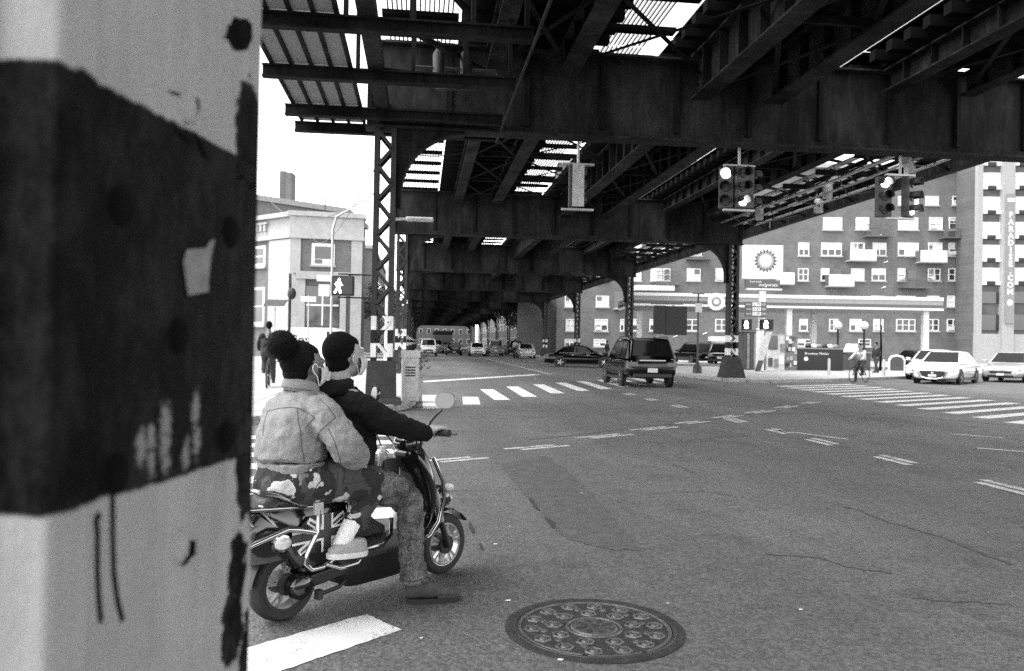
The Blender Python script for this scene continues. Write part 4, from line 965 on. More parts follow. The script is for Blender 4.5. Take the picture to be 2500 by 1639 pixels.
for i in range(6):
    t = .075+i*.02; z_ = .158-i*.0155; lc.tube([b0+bd*t+bs*.026+V((0, 0, z_-.004)), b0+bd*(t+.008)+V((0, 0, z_+.007)), b0+bd*(t+.012)-bs*.026+V((0, 0, z_-.004))], .0035, 5)
lc.build('boot_laces', BLACK, pm)
lb = MB(); torso(lb, [(.66, .14, .297, .13, .045), (.66, .14, .33, .13, .046), (.63, .14, .37, .09, .045), (.60, .14, .42, .055, .045)], 16, 2.3); clay('boot', lb, BOOT, pm, .007, 2)
# people in the scene share one material library; labels above single them out
# ------------------------------------------------------------------ vehicles
CARB = mat('black_car_paint', 0.002, 0.12, 0, 0.1, 2, spec=0.3, coat=0.25); CARW = mat('white_car_paint', 0.72, 0.2, 0, 0.03, 2, coat=1.0)
CARS = mat('silver_car_paint', 0.42, 0.28, 0.5, 0.05, 2, coat=1.0); CARG = mat('grey_car_paint', 0.16, 0.25, 0.3, 0.05, 2, coat=1.0)
GRILLE = mat('grille_black', 0.01, 0.4, 0, 0.3, 60); TAIL = mat('tail_lamp_red', 0.12, 0.12, 0, 0.2, 30, coat=1.0); PLATE = mat('number_plate', 0.62, 0.5, 0, 0.1, 60)
INTER = mat('car_interior', 0.03, 0.8)
def car(name, label, paint, loc, heading, L=4.7, W=1.82, Ht=1.45, kind='sedan', group=None, detail=True, cat='car', grille='wide'):
    """x forward, y left; body, cabin, glazing, wheels, lamps"""
    t = thing(name, label, cat, (loc[0], loc[1], 0), heading, group)
    hl, w = L/2, W/2
    suv = kind == 'suv'
    zb = .30 if suv else .20; belt = Ht*.60 if suv else Ht*.635; hood = belt*.96 if suv else belt*.90
    deck = belt*1.0 if not suv else belt
    # lower body: stations (x, low z, top z, half width)
    stn = [(-hl, zb+.18, deck*.80, w*.80), (-hl+.05, zb+.06, deck*.95, w*.90), (-hl+.35, zb, deck, w*.98), (-L*.2, zb-.02, belt, w), (L*.1, zb-.02, belt, w), (L*.24, zb, belt*.985, w*.99), (hl-.75, zb, hood*.97, w*.97), (hl-.25, zb, hood*.90, w*.92), (hl-.05, zb+.04, hood*.80, w*.80), (hl, zb+.10, hood*.68, w*.70)]
    rings = []
    for x, z0, z1, hw in stn:
        h = z1-z0
        half = [(0, z0), (hw*.86, z0), (hw*.97, z0+h*.16), (hw, z0+h*.42), (hw*.985, z0+h*.68), (hw*.95, z0+h*.88), (hw*.84, z1), (hw*.4, z1+.025)]
        rings.append([V((x, y, z)) for y, z in half] + [V((x, 0, z1+.035))] + [V((x, -y, z)) for y, z in reversed(half[1:])])
    b = MB().rings(rings).build('body', paint, t, smooth=40)
    md = b.modifiers.new('s', 'SUBSURF'); md.levels = 1; md.render_levels = 2 if detail else 1
    # cabin
    if suv: xb0, xb1, xr0, xr1 = -hl+.10, L*.235, -hl+.42, L*.06
    else: xb0, xb1, xr0, xr1 = -hl+.62, L*.245, -hl+1.42, L*.055
    wb, wr = w*.93, w*.70 if not suv else w*.76; zr = Ht; z0 = belt-.03
    def face_pt(f, a, c, out=0.0):
        """point on a cabin face: a along, c up (0..1)"""
        if f == 'front': bl, br, tl, tr_ = V((xb1, wb, z0)), V((xb1, -wb, z0)), V((xr1, wr, zr)), V((xr1, -wr, zr))
        if f == 'rear': bl, br, tl, tr_ = V((xb0, -wb, z0)), V((xb0, wb, z0)), V((xr0, -wr, zr)), V((xr0, wr, zr))
        if f == 'left': bl, br, tl, tr_ = V((xb0, wb, z0)), V((xb1, wb, z0)), V((xr0, wr, zr)), V((xr1, wr, zr))
        if f == 'right': bl, br, tl, tr_ = V((xb1, -wb, z0)), V((xb0, -wb, z0)), V((xr1, -wr, zr)), V((xr0, -wr, zr))
        p = bl.lerp(br, a).lerp(tl.lerp(tr_, a), c)
        nrm_ = (br-bl).cross(tl-bl).normalized()
        if nrm_.dot(p-V((0, 0, z0+.2))) < 0: nrm_ = -nrm_
        return p+nrm_*out
    def rnd(x0, x1, hw, z, n=5, r=.14):
        pts = []
        for cx, cy, a0 in ((x1-r, hw-r, 0), (x0+r, hw-r, 90), (x0+r, -hw+r, 180), (x1-r, -hw+r, 270)):
            for i in range(n): a = R(a0+90*i/(n-1)); pts.append(V((cx+r*math.cos(a), cy+r*math.sin(a), z)))
        return pts
    cb = MB().rings([rnd(xb0, xb1, wb, z0), rnd(xb0+(xr0-xb0)*.85, xb1+(xr1-xb1)*.85, wb+(wr-wb)*.85, z0+(zr-z0)*.85), rnd(xr0+.05, xr1-.08, wr-.04, zr-.02, r=.12), rnd(xr0+.4, xr1-.4, wr-.3, zr+.012, r=.1)]).build('cabin', paint, t, smooth=40)
    def pane(f, a0, a1, c0, c1, nm='window', m=GLASSD):
        q = [face_pt(f, a0, c0, .012), face_pt(f, a1, c0, .012), face_pt(f, a1, c1, .012), face_pt(f, a0, c1, .012)]
        q2 = [face_pt(f, a0, c0, -.02), face_pt(f, a1, c0, -.02), face_pt(f, a1, c1, -.02), face_pt(f, a0, c1, -.02)]
        return MB().rings([q2, q]).build(nm, m, cb)
    pane('front', .08, .92, .10, .90, 'windscreen'); pane('rear', .10, .90, .14, .88, 'rear_window')
    for sd, cuts in (('left', ((.14, .44), (.47, .86)) if not suv else ((.10, .32), (.35, .60), (.63, .90))), ('right', ((.14, .53), (.56, .86)) if not suv else ((.10, .37), (.40, .65), (.68, .90)))):
        for a0, a1 in cuts: pane(sd, a0, a1, .16, .86)
    # wheels and arches
    rw = .345 if suv else .32
    for x in (-L*.285, L*.30):
        for s in (-1, 1):
            MB().lathe([(rw+.055, 0), (rw+.055, .03)], 24, o=(x, s*(w-.045), rw+.01), ax=(0, s, 0)).build('wheel_arch', GRILLE, t)
            ty = MB().lathe([(rw*.62, -.02), (rw*.64, .0), (rw*.9, .012), (rw, -.02), (rw, -.18), (rw*.62, -.2)], 28, o=(x, s*(w+.005), rw), ax=(0, s, 0)).build('wheel', RUBBER, t, smooth=40)
            rm = MB().lathe([(rw*.64, -.01), (rw*.60, -.03), (rw*.6, -.06)], 24, o=(x, s*(w+.005), rw), ax=(0, s, 0), caps=False)
            for k in range(5 if detail else 3):
                a = 2*math.pi*k/(5 if detail else 3); c = V((x, s*(w-.012), rw))
                rm.beam(c, c+V((math.cos(a), 0, math.sin(a)))*rw*.62, .05, .03, up=(0, 1, 0))
            rm.build('rim', ALLOY, ty)
    # lamps, grille, plates, mirrors, handles
    for s in (-1, 1):
        MB().box(hl-.42, hl-.09, min(s*w*.56, s*w*.90), max(s*w*.56, s*w*.90), hood*.70, hood*.83).build('headlamp', LENS, t, bevel=.03)
        MB().box(-hl-.005, -hl+.25, min(s*w*.55, s*w*.93), max(s*w*.55, s*w*.93), deck*.70, deck*.86).build('tail_lamp', TAIL, t, bevel=.02)
        MB().box(xb1-.35, xb1-.17, min(s*(w+.0), s*(w+.19)), max(s*(w+.0), s*(w+.19)), belt-.0, belt+.14).build('door_mirror', paint, t, bevel=.03)
        if detail:
            MB().lathe([(.0001, .01), (.06, .008), (.07, 0)], 12, o=(hl-.06, s*w*.62, zb+.17), ax=(1, 0, 0)).build('fog_lamp', GRILLE, t)
            for x in (-.55, .42): MB().box(x-.1, x+.1, min(s*(w*.985), s*(w*1.0+.02)), max(s*(w*.985), s*(w*1.0+.02)), belt-.12, belt-.09).build('door_handle', paint if paint is not CARB else CHROME, t)
            MB().box(-L*.27, L*.27, min(s*w*.93, s*(w+.008)), max(s*w*.93, s*(w+.008)), zb-.03, zb+.06).build('sill_trim', GRILLE, t)
    gz0, gz1 = hood*.36, hood*.70
    if grille == 'vee':
        MB().prism([(-.52, gz1), (.52, gz1), (.36, gz0), (.2, gz0-.04), (-.2, gz0-.04), (-.36, gz0)], o=(hl-.045, 0, 0), ex=(0, 1, 0), ey=(0, 0, 1), ez=(1, 0, 0), t=.07).build('grille', GRILLE, t)
        MB().tube([(hl+.03, -.60, gz1), (hl+.03, -.42, gz0+.02), (hl+.035, -.2, gz0-.05), (hl+.035, .2, gz0-.05), (hl+.03, .42, gz0+.02), (hl+.03, .60, gz1)], .022, 6).build('grille_trim', CHROME, t)
        MB().lathe([(.0001, .012), (.05, .01), (.06, 0)], 16, o=(hl+.025, 0, gz1-.10), ax=(1, 0, 0)).build('badge', CHROME, t)
    else:
        MB().box(hl-.09, hl+.012, -w*.5, w*.5, hood*.52, hood*.66).build('grille', GRILLE, t, bevel=.02)
        MB().box(hl-.09, hl+.015, -w*.58, w*.58, zb+.06, zb+.16).build('lower_grille', GRILLE, t, bevel=.02)
    MB().box(hl-.05, hl+.04, -.16, .16, hood*.40, hood*.53).build('number_plate', PLATE, t)
    MB().box(-hl-.02, -hl+.06, -.17, .17, deck*.52, deck*.66).build('number_plate', PLATE, t)
    MB().box(-hl-.012, -hl+.1, -w*.72, w*.72, zb+.05, zb+.20).build('rear_bumper', GRILLE if paint is CARB else paint, t, bevel=.03)
    if suv:
        for s in (-1, 1): MB().tube([(xr0+.1, s*(wr-.06), zr+.0), (xr0+.2, s*(wr-.06), zr+.05), (xr1-.3, s*(wr-.06), zr+.05), (xr1-.2, s*(wr-.06), zr)], .018, 6).build('roof_rail', GRILLE, t)
        MB().box(-hl-.01, -hl+.1, -.45, .45, deck*.90, deck*.935).build('tailgate_trim', CHROME, t)
    if detail and not suv:
        MB().tube([face_pt('left', .10, .08, .02), face_pt('left', .9, .08, .02)], .008, 5).build('belt_trim', CHROME, cb); MB().tube([face_pt('right', .10, .08, .02), face_pt('right', .9, .08, .02)], .008, 5).build('belt_trim', CHROME, cb)
    return t
def hd_(deg): return R(deg)
car('sport_utility_vehicle', 'large black SUV seen from behind, driving over the far crosswalk', CARB, (7.95, 28.6), R(90-2), 4.6, 1.85, 1.70, 'suv')
car('sedan', 'black sedan facing right, side on beyond the crosswalk', CARB, (10.4, 50.6), R(-12), 4.75, 1.84, 1.40)
car('sedan', 'white sedan with dark V shaped grille waiting at the right crosswalk', CARW, (23.6, 33.4), R(222), 4.85, 1.85, 1.44, grille='vee')
car('sedan', 'silver sedan cut by the right edge of the picture, behind the white sedan', CARS, (29.1, 36.2), R(219), 4.8, 1.83, 1.45)
car('sedan', 'second white car half hidden behind the white sedan with the V grille', CARW, (25.9, 37.6), R(222), 4.6, 1.8, 1.5)
def dpos(px, D):
    p = at_depth(px, 840, D); return (p.x, p.y)
car('parked_car', 'black SUV parked on the fuel station lot, left of the banded column', CARB, dpos(1692, 66), R(100), 4.7, 1.9, 1.75, 'suv', detail=False)
car('parked_car', 'black SUV parked on the lot directly behind the banded right column', CARB, dpos(1768, 64), R(60), 4.7, 1.9, 1.75, 'suv', detail=False)
car('parked_car', 'dark car parked behind the white cars under the canopy end', CARB, dpos(2245, 58), R(20), 4.6, 1.8, 1.5, detail=False)
for k, (x, y, pt, kd, lab) in enumerate([(0.9, 84, CARW, 'suv', 'white van coming up the far street, left lane beside the column'), (3.9, 92, CARB, 'sedan', 'black car far down the street under the viaduct'), (6.3, 88, CARW, 'sedan', 'pale car far down the street, middle of the row of far cars'), (8.4, 90, CARG, 'suv', 'grey car far down the street right of the pale car'), (10.4, 79, CARS, 'sedan', 'silver car parked at the right kerb far under the viaduct'), (2.2, 104, CARG, 'suv', 'grey van farthest down the street'), (11.3, 96, CARB, 'suv', 'dark van parked at the right kerb in the far distance')]):
    car('far_car', lab, pt, (x, y), R(-90 if k < 3 else 90), 4.6, 1.8, 1.5 if kd == 'sedan' else 1.8, kd, 'cars far down the street', False)
# city bus far along the street
bus = thing('city_bus', 'dark roofed city bus across the far street beneath the viaduct', 'bus', (3.2, 116, 0), R(-90))
BUSW = mat('bus_white', .45, .4)
MB().box(-6, 6, -1.28, 1.28, .35, 1.25).build('lower_body', BUSW, bus, bevel=.06); MB().box(-6, 6, -1.24, 1.24, 1.25, 2.5).build('window_band', GLASSD, bus); MB().box(-6, 6, -1.28, 1.28, 2.5, 3.05).build('roof', BLACK, bus, bevel=.12)
MB().box(5.98, 6.03, -1.1, 1.1, 1.15, 2.45).build('windscreen', GLASSD, bus)
for x in (-3.6, 3.6):
    for s in (-1, 1): MB().lathe([(.3, -.02), (.48, 0), (.48, -.26), (.3, -.28)], 20, o=(x, s*1.29, .48), ax=(0, s, 0)).build('wheel', RUBBER, bus)
for s in (-1, 1): MB().lathe([(.0001, .03), (.1, .02), (.12, 0)], 10, o=(6.0, s*.95, .75), ax=(1, 0, 0)).build('headlamp', LENS, bus)
# white service van on the left
vx, vy = dpos(775, 47)
van = thing('service_van', 'white service van with small dark lettering in front of the stone bank building', 'van', (vx, vy, 0), R(-6))
rg = [[V((x, y, z)) for x, z in ((-2.6, .3), (2.1, .3), (2.6, .45), (2.6, 1.0), (2.0, 1.25), (1.45, 2.0), (1.2, 2.15), (-2.5, 2.15), (-2.6, 2.0))] for y in (-.95, -.92, .92, .95)]
MB().rings([[V((p.x*.995, -.97, p.z)) for p in rg[0]], rg[0], rg[3], [V((p.x*.995, .97, p.z)) for p in rg[0]]]).build('body', CARW, van, bevel=.04)
MB().prism([(1.98, 1.27), (1.42, 1.95), (.75, 1.95), (.75, 1.27)], o=(0, -.975, 0), ex=(1, 0, 0), ey=(0, 0, 1), ez=(0, -1, 0), t=.01).build('window', GLASSD, van)
for x in (-1.75, 1.7): MB().lathe([(.0001, .02), (.2, .02), (.34, 0), (.34, -.2), (.2, -.22)], 20, o=(x, -.96, .34), ax=(0, -1, 0)).build('wheel', RUBBER, van)
for x in (1.35, 1.0): MB().box(x-.09, x+.09, -.99, -.972, .95, 1.18).build('vent', GLASSD, van)
lettering('fios', .75, BLACK, van, (-.75, -.982, 1.45), bold=.012)

# ------------------------------------------------------------------ cyclists and walkers
def bicycle(label, loc, heading, m=SATIN):
    t = thing('bicycle', label, 'bicycle', (loc[0], loc[1], 0), heading)
    for x in (-.52, .52):
        w_ = MB().tube([(x+.33*math.cos(a), 0, .345+.33*math.sin(a)) for a in [2*math.pi*i/28 for i in range(28)]], .018, 8, closed=True).build('wheel', RUBBER, t, smooth=True)
        s = MB()
        for i in range(12): a = 2*math.pi*i/12; s.tube([(x, 0, .345), (x+.32*math.cos(a), 0, .345+.32*math.sin(a))], .0025, 4)
        s.tube([(x, -.04, .345), (x, .04, .345)], .02, 8); s.build('spoke_set', GALV, w_)
    f = MB()
    for a, b in [((-.52, 0, .345), (-.08, 0, .30)), ((-.52, 0, .345), (-.2, 0, .78)), ((-.08, 0, .30), (-.22, 0, .88)), ((-.2, 0, .80), (.38, 0, .86)), ((-.08, 0, .30), (.40, 0, .78)), ((.37, 0, .92), (.42, 0, .70)), ((.42, 0, .70), (.52, 0, .345))]: f.tube([a, b], .018, 8)
    f.build('frame', m, t, smooth=True)
    MB().tube([(.33, -.29, .99), (.37, -.1, 1.0), (.37, .1, 1.0), (.33, .29, .99)], .014, 8).build('handlebar', SATIN, t, smooth=True); MB().tube([(.37, 0, .90), (.37, 0, 1.0)], .016, 8).build('stem', SATIN, t)
    sd = MB(); torso(sd, [(-.24, 0, .88, .13, .06), (-.24, 0, .92, .14, .075), (-.24, 0, .935, .12, .06)], 14, 2.2); sd.build('saddle', SATIN, t, smooth=60)
    MB().tube([(-.08, -.1, .18), (-.08, -.06, .30), (-.08, .06, .30), (-.08, .1, .42)], .012, 6).build('crank', GALV, t)
    return t
def figure(label, loc, heading, joints, mats, head=None, k=1.0, extra=None, hat=False):
    """one continuous body; jacket, trousers, shoes, hair as children. joints: dict of points"""
    t = thing('person', label, 'person', (loc[0], loc[1], loc[2] if len(loc) > 2 else 0), heading)
    J = joints; sk = MB(); hx, hy, hz = J['head']
    head_shape(sk, J['head'], 1.0); limb(sk, [(hx-.02, hy, hz-.1, .055), (*J['chest'], .10), (*J['hip'], .11)], 10)
    for s, ax in (('l', 1), ('r', -1)):
        limb(sk, [(J['chest'][0], J['chest'][1]+ax*.17, J['chest'][2]+.08, .055), (*J[s+'elbow'], .042), (*J[s+'hand'], .03)], 10)
        limb(sk, [(J['hip'][0], J['hip'][1]+ax*.09, J['hip'][2], .085), (*J[s+'knee'], .055), (*J[s+'foot'], .04)], 10)
        p = V(J[s+'hand']); hand(sk, p, p+V((.06, 0, -.02)), (0, 1, 0), .95)
    clay('body', sk, mats['skin'], t, .014, 2)
    jk = MB(); c, h = V(J['chest']), V(J['hip'])
    rows = []
    for f, hx_, hy_ in ((0, .125, .175), (.2, .14, .185), (.6, .145, .20), (.9, .13, .205), (1.12, .09, .15), (1.22, .06, .08)): q = h.lerp(c, f); rows.append((q.x, q.y, q.z, hx_, hy_))
    torso(jk, rows, 20, 2.3)
    for s, ax in (('l', 1), ('r', -1)): limb(jk, [(c.x, c.y+ax*.165, c.z+.09, .075), (*J[s+'elbow'], .06), (*V(J[s+'elbow']).lerp(V(J[s+'hand']), .92), .045)], 12)
    clay('jacket', jk, mats['top'], t, .013, 3, ((.1, .03),))
    tr = MB(); tr.sphere(h, .145, 14, 10, (.9, 1.2, .9))
    for s, ax in (('l', 1), ('r', -1)): limb(tr, [(h.x, h.y+ax*.09, h.z-.02, .105), (*J[s+'knee'], .075), (*V(J[s+'knee']).lerp(V(J[s+'foot']), .9), .062)], 12)
    clay('trousers', tr, mats['legs'], t, .013, 3, ((.08, .02),))
    for s in 'lr':
        p = J[s+'foot']; sh = MB(); torso(sh, [(p[0]+.07, p[1], p[2]-.07, .14, .048), (p[0]+.07, p[1], p[2]-.03, .14, .048), (p[0]+.02, p[1], p[2]+.02, .08, .045)], 14, 2.3); clay('shoe', sh, mats['shoe'], t, .012, 2)
    hr = MB(); hr.sphere((hx-.018, hy, hz+.03), .106, 16, 12, (1.02, .82, .95)); hr.sphere((hx-.05, hy, hz-.02), .076, 12, 10, (.85, .9, 1.0)); clay('hair' if not hat else 'cap', hr, mats['hair'], t, .011, 3)
    for s in (-1, 1): ear(t, (hx+.008, hy+s*.083, hz-.02), s, mats['skin'])
    return t
DARK = mat('dark_cloth', 0.012, .9, 0, .3, 14, .3, 200); MIDC = mat('mid_grey_cloth', 0.13, .9, 0, .25, 14, .3, 200); PALE = mat('pale_cloth', 0.5, .9, 0, .15, 14, .3, 200); DUSK = mat('dark_denim', 0.035, .9, 0, .3, 14, .3, 200)
mm = dict(skin=SKIN1, top=DARK, legs=DUSK, shoe=BLACK, hair=HAIRB)
# left: riding away along the pavement
hdL = math.atan2(24.0-27.4, -4.4+4.9)+math.pi
lx, ly = at_ground(654, 946, .13).x, at_ground(654, 946, .13).y
b = bicycle('dark bicycle ridden away along the left pavement', (lx, ly), R(97)); b.location.z = .136
figure('cyclist in dark clothes riding away, seen from behind at the left', (lx, ly, .136), R(97), dict(head=(.02, 0, 1.66), chest=(-.06, 0, 1.30), hip=(-.24, 0, .98), lelbow=(.1, .27, 1.16), relbow=(.1, -.27, 1.16), lhand=(.30, .27, 1.02), rhand=(.30, -.27, 1.02), lknee=(.12, .11, .72), rknee=(.10, -.12, .66), lfoot=(-.06, .12, .45), rfoot=(-.05, -.14, .18)), mm)
cx, cy = at_ground(2098, 934).x, at_ground(2098, 934).y
bicycle('bicycle on the right crosswalk before the white sedan', (cx, cy), R(211))
figure('cyclist in pale jacket and cap astride a bicycle at the right crosswalk', (cx, cy), R(211), dict(head=(.0, 0, 1.60), chest=(-.08, 0, 1.25), hip=(-.22, 0, .95), lelbow=(.12, .27, 1.12), relbow=(.12, -.27, 1.12), lhand=(.31, .27, 1.01), rhand=(.31, -.27, 1.01), lknee=(.08, .11, .68), rknee=(.02, -.16, .52), lfoot=(-.06, .12, .40), rfoot=(-.06, -.2, .09)), dict(skin=SKIN2, top=PALE, legs=DUSK, shoe=BLACK, hair=DARK), hat=True)
stand = dict(head=(.02, 0, 1.62), chest=(0, 0, 1.28), hip=(0, 0, .93), lelbow=(-.04, .26, 1.08), relbow=(.02, -.26, 1.08), lhand=(.08, .26, .86), rhand=(.06, -.25, .84), lknee=(.10, .1, .5), rknee=(-.04, -.1, .5), lfoot=(.16, .1, .09), rfoot=(-.22, -.1, .09))
for px, D, hdg, mt_, lab in [(1482, 70, 20, mm, 'walker in dark clothes beyond the black sedan and SUV'), (2140, 45, 190, mm, 'walker in dark jacket on the lot right of the cyclist'), (1625, 47, 250, dict(skin=SKIN2, top=PALE, legs=PALE, shoe=BLACK, hair=HAIRB), 'person in pale clothes standing beside the SUV rear'), (1258, 80, 100, dict(skin=SKIN2, top=PALE, legs=DUSK, shoe=BLACK, hair=HAIRB), 'walker in pale top on the far right pavement under the viaduct')]:
    x, y = dpos(px, D); figure(lab, (x, y, .13 if D != 47 else 0.0), R(hdg), stand, mt_)
# ------------------------------------------------------------------ buildings and street furniture
CRZ = -YAW                                                   # fronts that stand square to the line of sight
def bl(px, py, D):
    """photo pixel -> (x, z) on an upright plane square to the view at depth D (thing at the foot of the sight line)"""
    r = ray(px, py); h = V((math.sin(YAW), math.cos(YAW), 0)); k = D/r.dot(h); p = EYE+r*k
    return p.dot(V((math.cos(YAW), -math.sin(YAW), 0))), p.z
def front(name, label, cat, D, group=None):
    return thing(name, label, cat, (math.sin(YAW)*D, math.cos(YAW)*D, 0), CRZ, group)
def brick_mat(name, v, sc=1.0):
    m = mat(name, v, .9, 0, .2, 1.5)
    n, l, b, mth, mix, noise, smooth, mapping = chain(m); tc = n['Texture Coordinate'].outputs['Object']
    rot = n.new('ShaderNodeMapping'); rot.inputs['Rotation'].default_value = (R(90), 0, 0); l.new(tc, rot.inputs[0])
    bt = n.new('ShaderNodeTexBrick'); bt.inputs['Scale'].default_value = 1.0; bt.inputs['Brick Width'].default_value = .22; bt.inputs['Row Height'].default_value = .075; bt.inputs['Mortar Size'].default_value = .008
    bt.inputs['Color1'].default_value = (v*.8,)*3+(1,); bt.inputs['Color2'].default_value = (v*1.2,)*3+(1,); bt.inputs['Mortar'].default_value = (v*1.4,)*3+(1,)
    l.new(rot.outputs[0], bt.inputs['Vector'])
    g = n.new('ShaderNodeVectorMath'); g.operation = 'SCALE'; l.new(bt.outputs['Color'], g.inputs[0])
    l.new(mth('ADD', .4, mth('MULTIPLY', noise(.6, 9, .75, tc), 1.2)), g.inputs['Scale'])
    l.new(g.outputs[0], b.inputs['Base Color']); return m
BRICK = brick_mat('brick_wall', 0.12); BRICKD = brick_mat('dark_brick', 0.10); STONE = mat('limestone', .36, .85, 0, .15, 3, .2, 40); BLIND = mat('window_blind', .72, .8, 0, .08, 6); FRAMEW = mat('window_frame_white', .75, .5, 0, .05, 9)
ROOMD = mat('window_glass', .03, .08, 0, .5, 2, spec=.8)
# --- brick apartment block
D = 92.0; ap = front('apartment_block', 'long brick apartment block with white windows and balconies behind the fuel station', 'building', D)
x0, _ = bl(1361, 700, D); x1, _ = bl(2383, 700, D); zt = 22.5
MB().box(x0, x1, .35, 14, 0, zt).build('wall', BRICK, ap); MB().box(x0-.2, x1+.2, .05, 14, zt, zt+.5).build('parapet', STONE, ap)
def window(parent, wx0, wx1, wz0, wz1, blind, n=2, y=.0, rows=2):
    """frame proud of the wall, sill, panes as sub-parts"""
    f = MB(); t = .09
    f.box(wx0, wx1, y+.2, y+.40, wz1-t, wz1); f.box(wx0, wx1, y+.2, y+.40, wz0, wz0+t); f.box(wx0, wx0+t, y+.2, y+.4, wz0+t, wz1-t); f.box(wx1-t, wx1, y+.2, y+.4, wz0+t, wz1-t)
    for i in range(1, n): xx = wx0+(wx1-wx0)*i/n; f.box(xx-.055, xx+.055, y+.21, y+.4, wz0+t, wz1-t)
    zm = wz0+(wz1-wz0)*.5
    for i in range(n): f.box(wx0+(wx1-wx0)*i/n+.056, wx0+(wx1-wx0)*(i+1)/n-.056, y+.23, y+.4, zm-.035, zm+.035)
    o = f.build('window', FRAMEW, parent)
    MB().box(wx0-.12, wx1+.12, y+.1, y+.349, wz0-.16, wz0-.004).build('sill', STONE, o)
    for i in range(n):
        a, c = wx0+(wx1-wx0)*i/n+.05, wx0+(wx1-wx0)*(i+1)/n-.05
        for r0, r1 in ((wz0+t, zm), (zm, wz1-t)):
            MB().box(a, c, y+.30, y+.345, r0, r1).build('pane', BLIND if (blind == 2 and random.random() < .88 or (blind == 1 and r0 >= zm-.01) or random.random() < .12) else ROOMD, o)
    if random.random() < .22: MB().box(wx0+.12, min(wx0+.75, wx1-.1), y+.0, y+.299, wz0+.1, wz0+.52).build('air_conditioner', PLATE, o)
    return o
rows = {'A': (530, 560), 'B': (592, 624), 'C': (655, 685), 'D': (722, 749), 'E': (779, 808), 'F': (828, 846), 'T': (478, 500), 'U': (430, 455)}
wins = [('T',2326,2356,2),('T',2260,2292,2),('T',2193,2243,2),('A',2194,2242,2),('A',2270,2302,2),('A',2318,2353,2),('A',2090,2122,2),('A',2010,2056,2),
 ('B',1950,1976,1),('B',2006,2056,1),('B',2078,2112,2),('B',2132,2165,1),('B',2194,2244,1),('B',2268,2302,2),('B',2318,2353,1),
 ('C',1950,1975,0),('C',2006,2026,1),('C',2080,2112,2),('C',2130,2164,1),('C',2194,2212,0),('C',2268,2298,0),('C',2318,2350,0),
 ('D',1958,1972,0),('D',2028,2052,0),('D',2130,2160,1),('D',2192,2238,1),('D',2266,2296,1),('D',2316,2350,2),
 ('E',1955,1975,1),('E',2028,2050,0),('E',2078,2107,2),('E',2136,2160,1),('E',2192,2238,0),('E',2266,2296,0),('E',2316,2346,0),
 ('F',1950,1988,0),('F',2100,2130,0),
 ('B',1548,1566,2),('B',1590,1636,1),('B',1683,1713,2),('C',1548,1566,2),('C',1589,1637,2),('C',1678,1711,2),('C',1748,1782,2),('D',1456,1488,2),('D',1764,1780,0),('D',1380,1404,2),('C',1456,1488,2),('C',1380,1404,2),('D',1640,1668,1),
 ('E',1454,1486,1),('E',1383,1406,2),('E',1516,1526,1),('E',1545,1562,1),('E',1588,1600,1),('E',1677,1707,0),('E',1749,1780,0),('F',1452,1482,0),('F',1381,1406,1),('F',1560,1590,1)]
for rw_, a, c, bd_ in wins:
    za, zb_ = bl(a, rows[rw_][1], D)[1], bl(a, rows[rw_][0], D)[1]
    window(ap, bl(a, 700, D)[0], bl(c, 700, D)[0], za, zb_, bd_, 3 if c-a > 40 else (2 if c-a > 20 else 1))
def balcony(px0, px1, pyt, pyb, solid, D=D, par=ap):
    a, c = bl(px0, pyb, D-1)[0], bl(px1, pyb, D-1)[0]; z0, z1 = bl(px0, pyb, D-1)[1], bl(px0, pyt, D-1)[1]
    b = MB().box(a, c, -1.0, .349, z0-.14, z0).build('balcony', STONE if solid else BRICKD, par)
    if solid: MB().box(a, c, -1.0, -.95, z0+.002, z1).build('parapet', BLIND, b); MB().box(a, a+.05, -.948, .34, z0+.002, z1).build('parapet', BRICKD, b); MB().box(c-.05, c, -.948, .34, z0+.002, z1).build('parapet', BRICKD, b)
    else:
        k = int((c-a)/.14); m = MB()
        for i in range(k+1): m.box(a+(c-a)*i/k-.018, a+(c-a)*i/k+.018, -.99, -.95, z0+.002, z1)
        m.box(a, c, -1.0, -.94, z1, z1+.06); m.build('railing', BRICKD, b)
    d = MB().box((a+c)/2-.5, (a+c)/2+.5, .30, .348, z0+.002, z0+2.0).build('balcony_door', ROOMD, b)
for q in [(2076,2140,609,634,1),(2248,2313,611,638,1),(2024,2086,670,697,1),(2206,2275,680,700,0),(2118,2182,549,574,0),(2306,2376,560,578,0),(1602,1662,663,692,0),(1680,1738,615,630,0),(1895,1940,665,692,1),(1500,1526,752,752.5,1)]: balcony(*q)
aw = MB(); a, c = bl(1547, 702, D)[0], bl(1640, 702, D)[0]; aw.box(a, c, -1.6, .34, bl(1547, 710, D)[1], bl(1547, 699, D)[1]); aw.build('awning', FRAMEW, ap)
a, c = bl(1730, 840, D)[0], bl(1783, 840, D)[0]; MB().box(a, c, -1.2, .34, bl(1730, 833, D)[1], bl(1730, 822, D)[1]).build('door_canopy', FRAMEW, ap); MB().box(a+.4, c-.4, .28, .348, .15, 2.5).build('door', BLIND, ap)
for px, py in [(1560,800),(1650,822),(1715,850),(2360,540),(2165,640),(2360,640),(2160,702),(2355,702),(2355,762),(1722,815),(2150,575)]:
    x, z = bl(px, py, D); MB().prism([(-.28, -.12), (.28, .08), (.22, .2), (-.2, 0)], o=(x, .25, z), ex=(1, 0, 0), ey=(0, 0, 1), ez=(0, 1, 0), t=.1).build('wall_lamp', FRAMEW, ap)
# darker side wing left of the block
MB().box(x0-4.5, x0-.02, 3, 14, 0, 17).build('side_wing', BRICKD, ap)
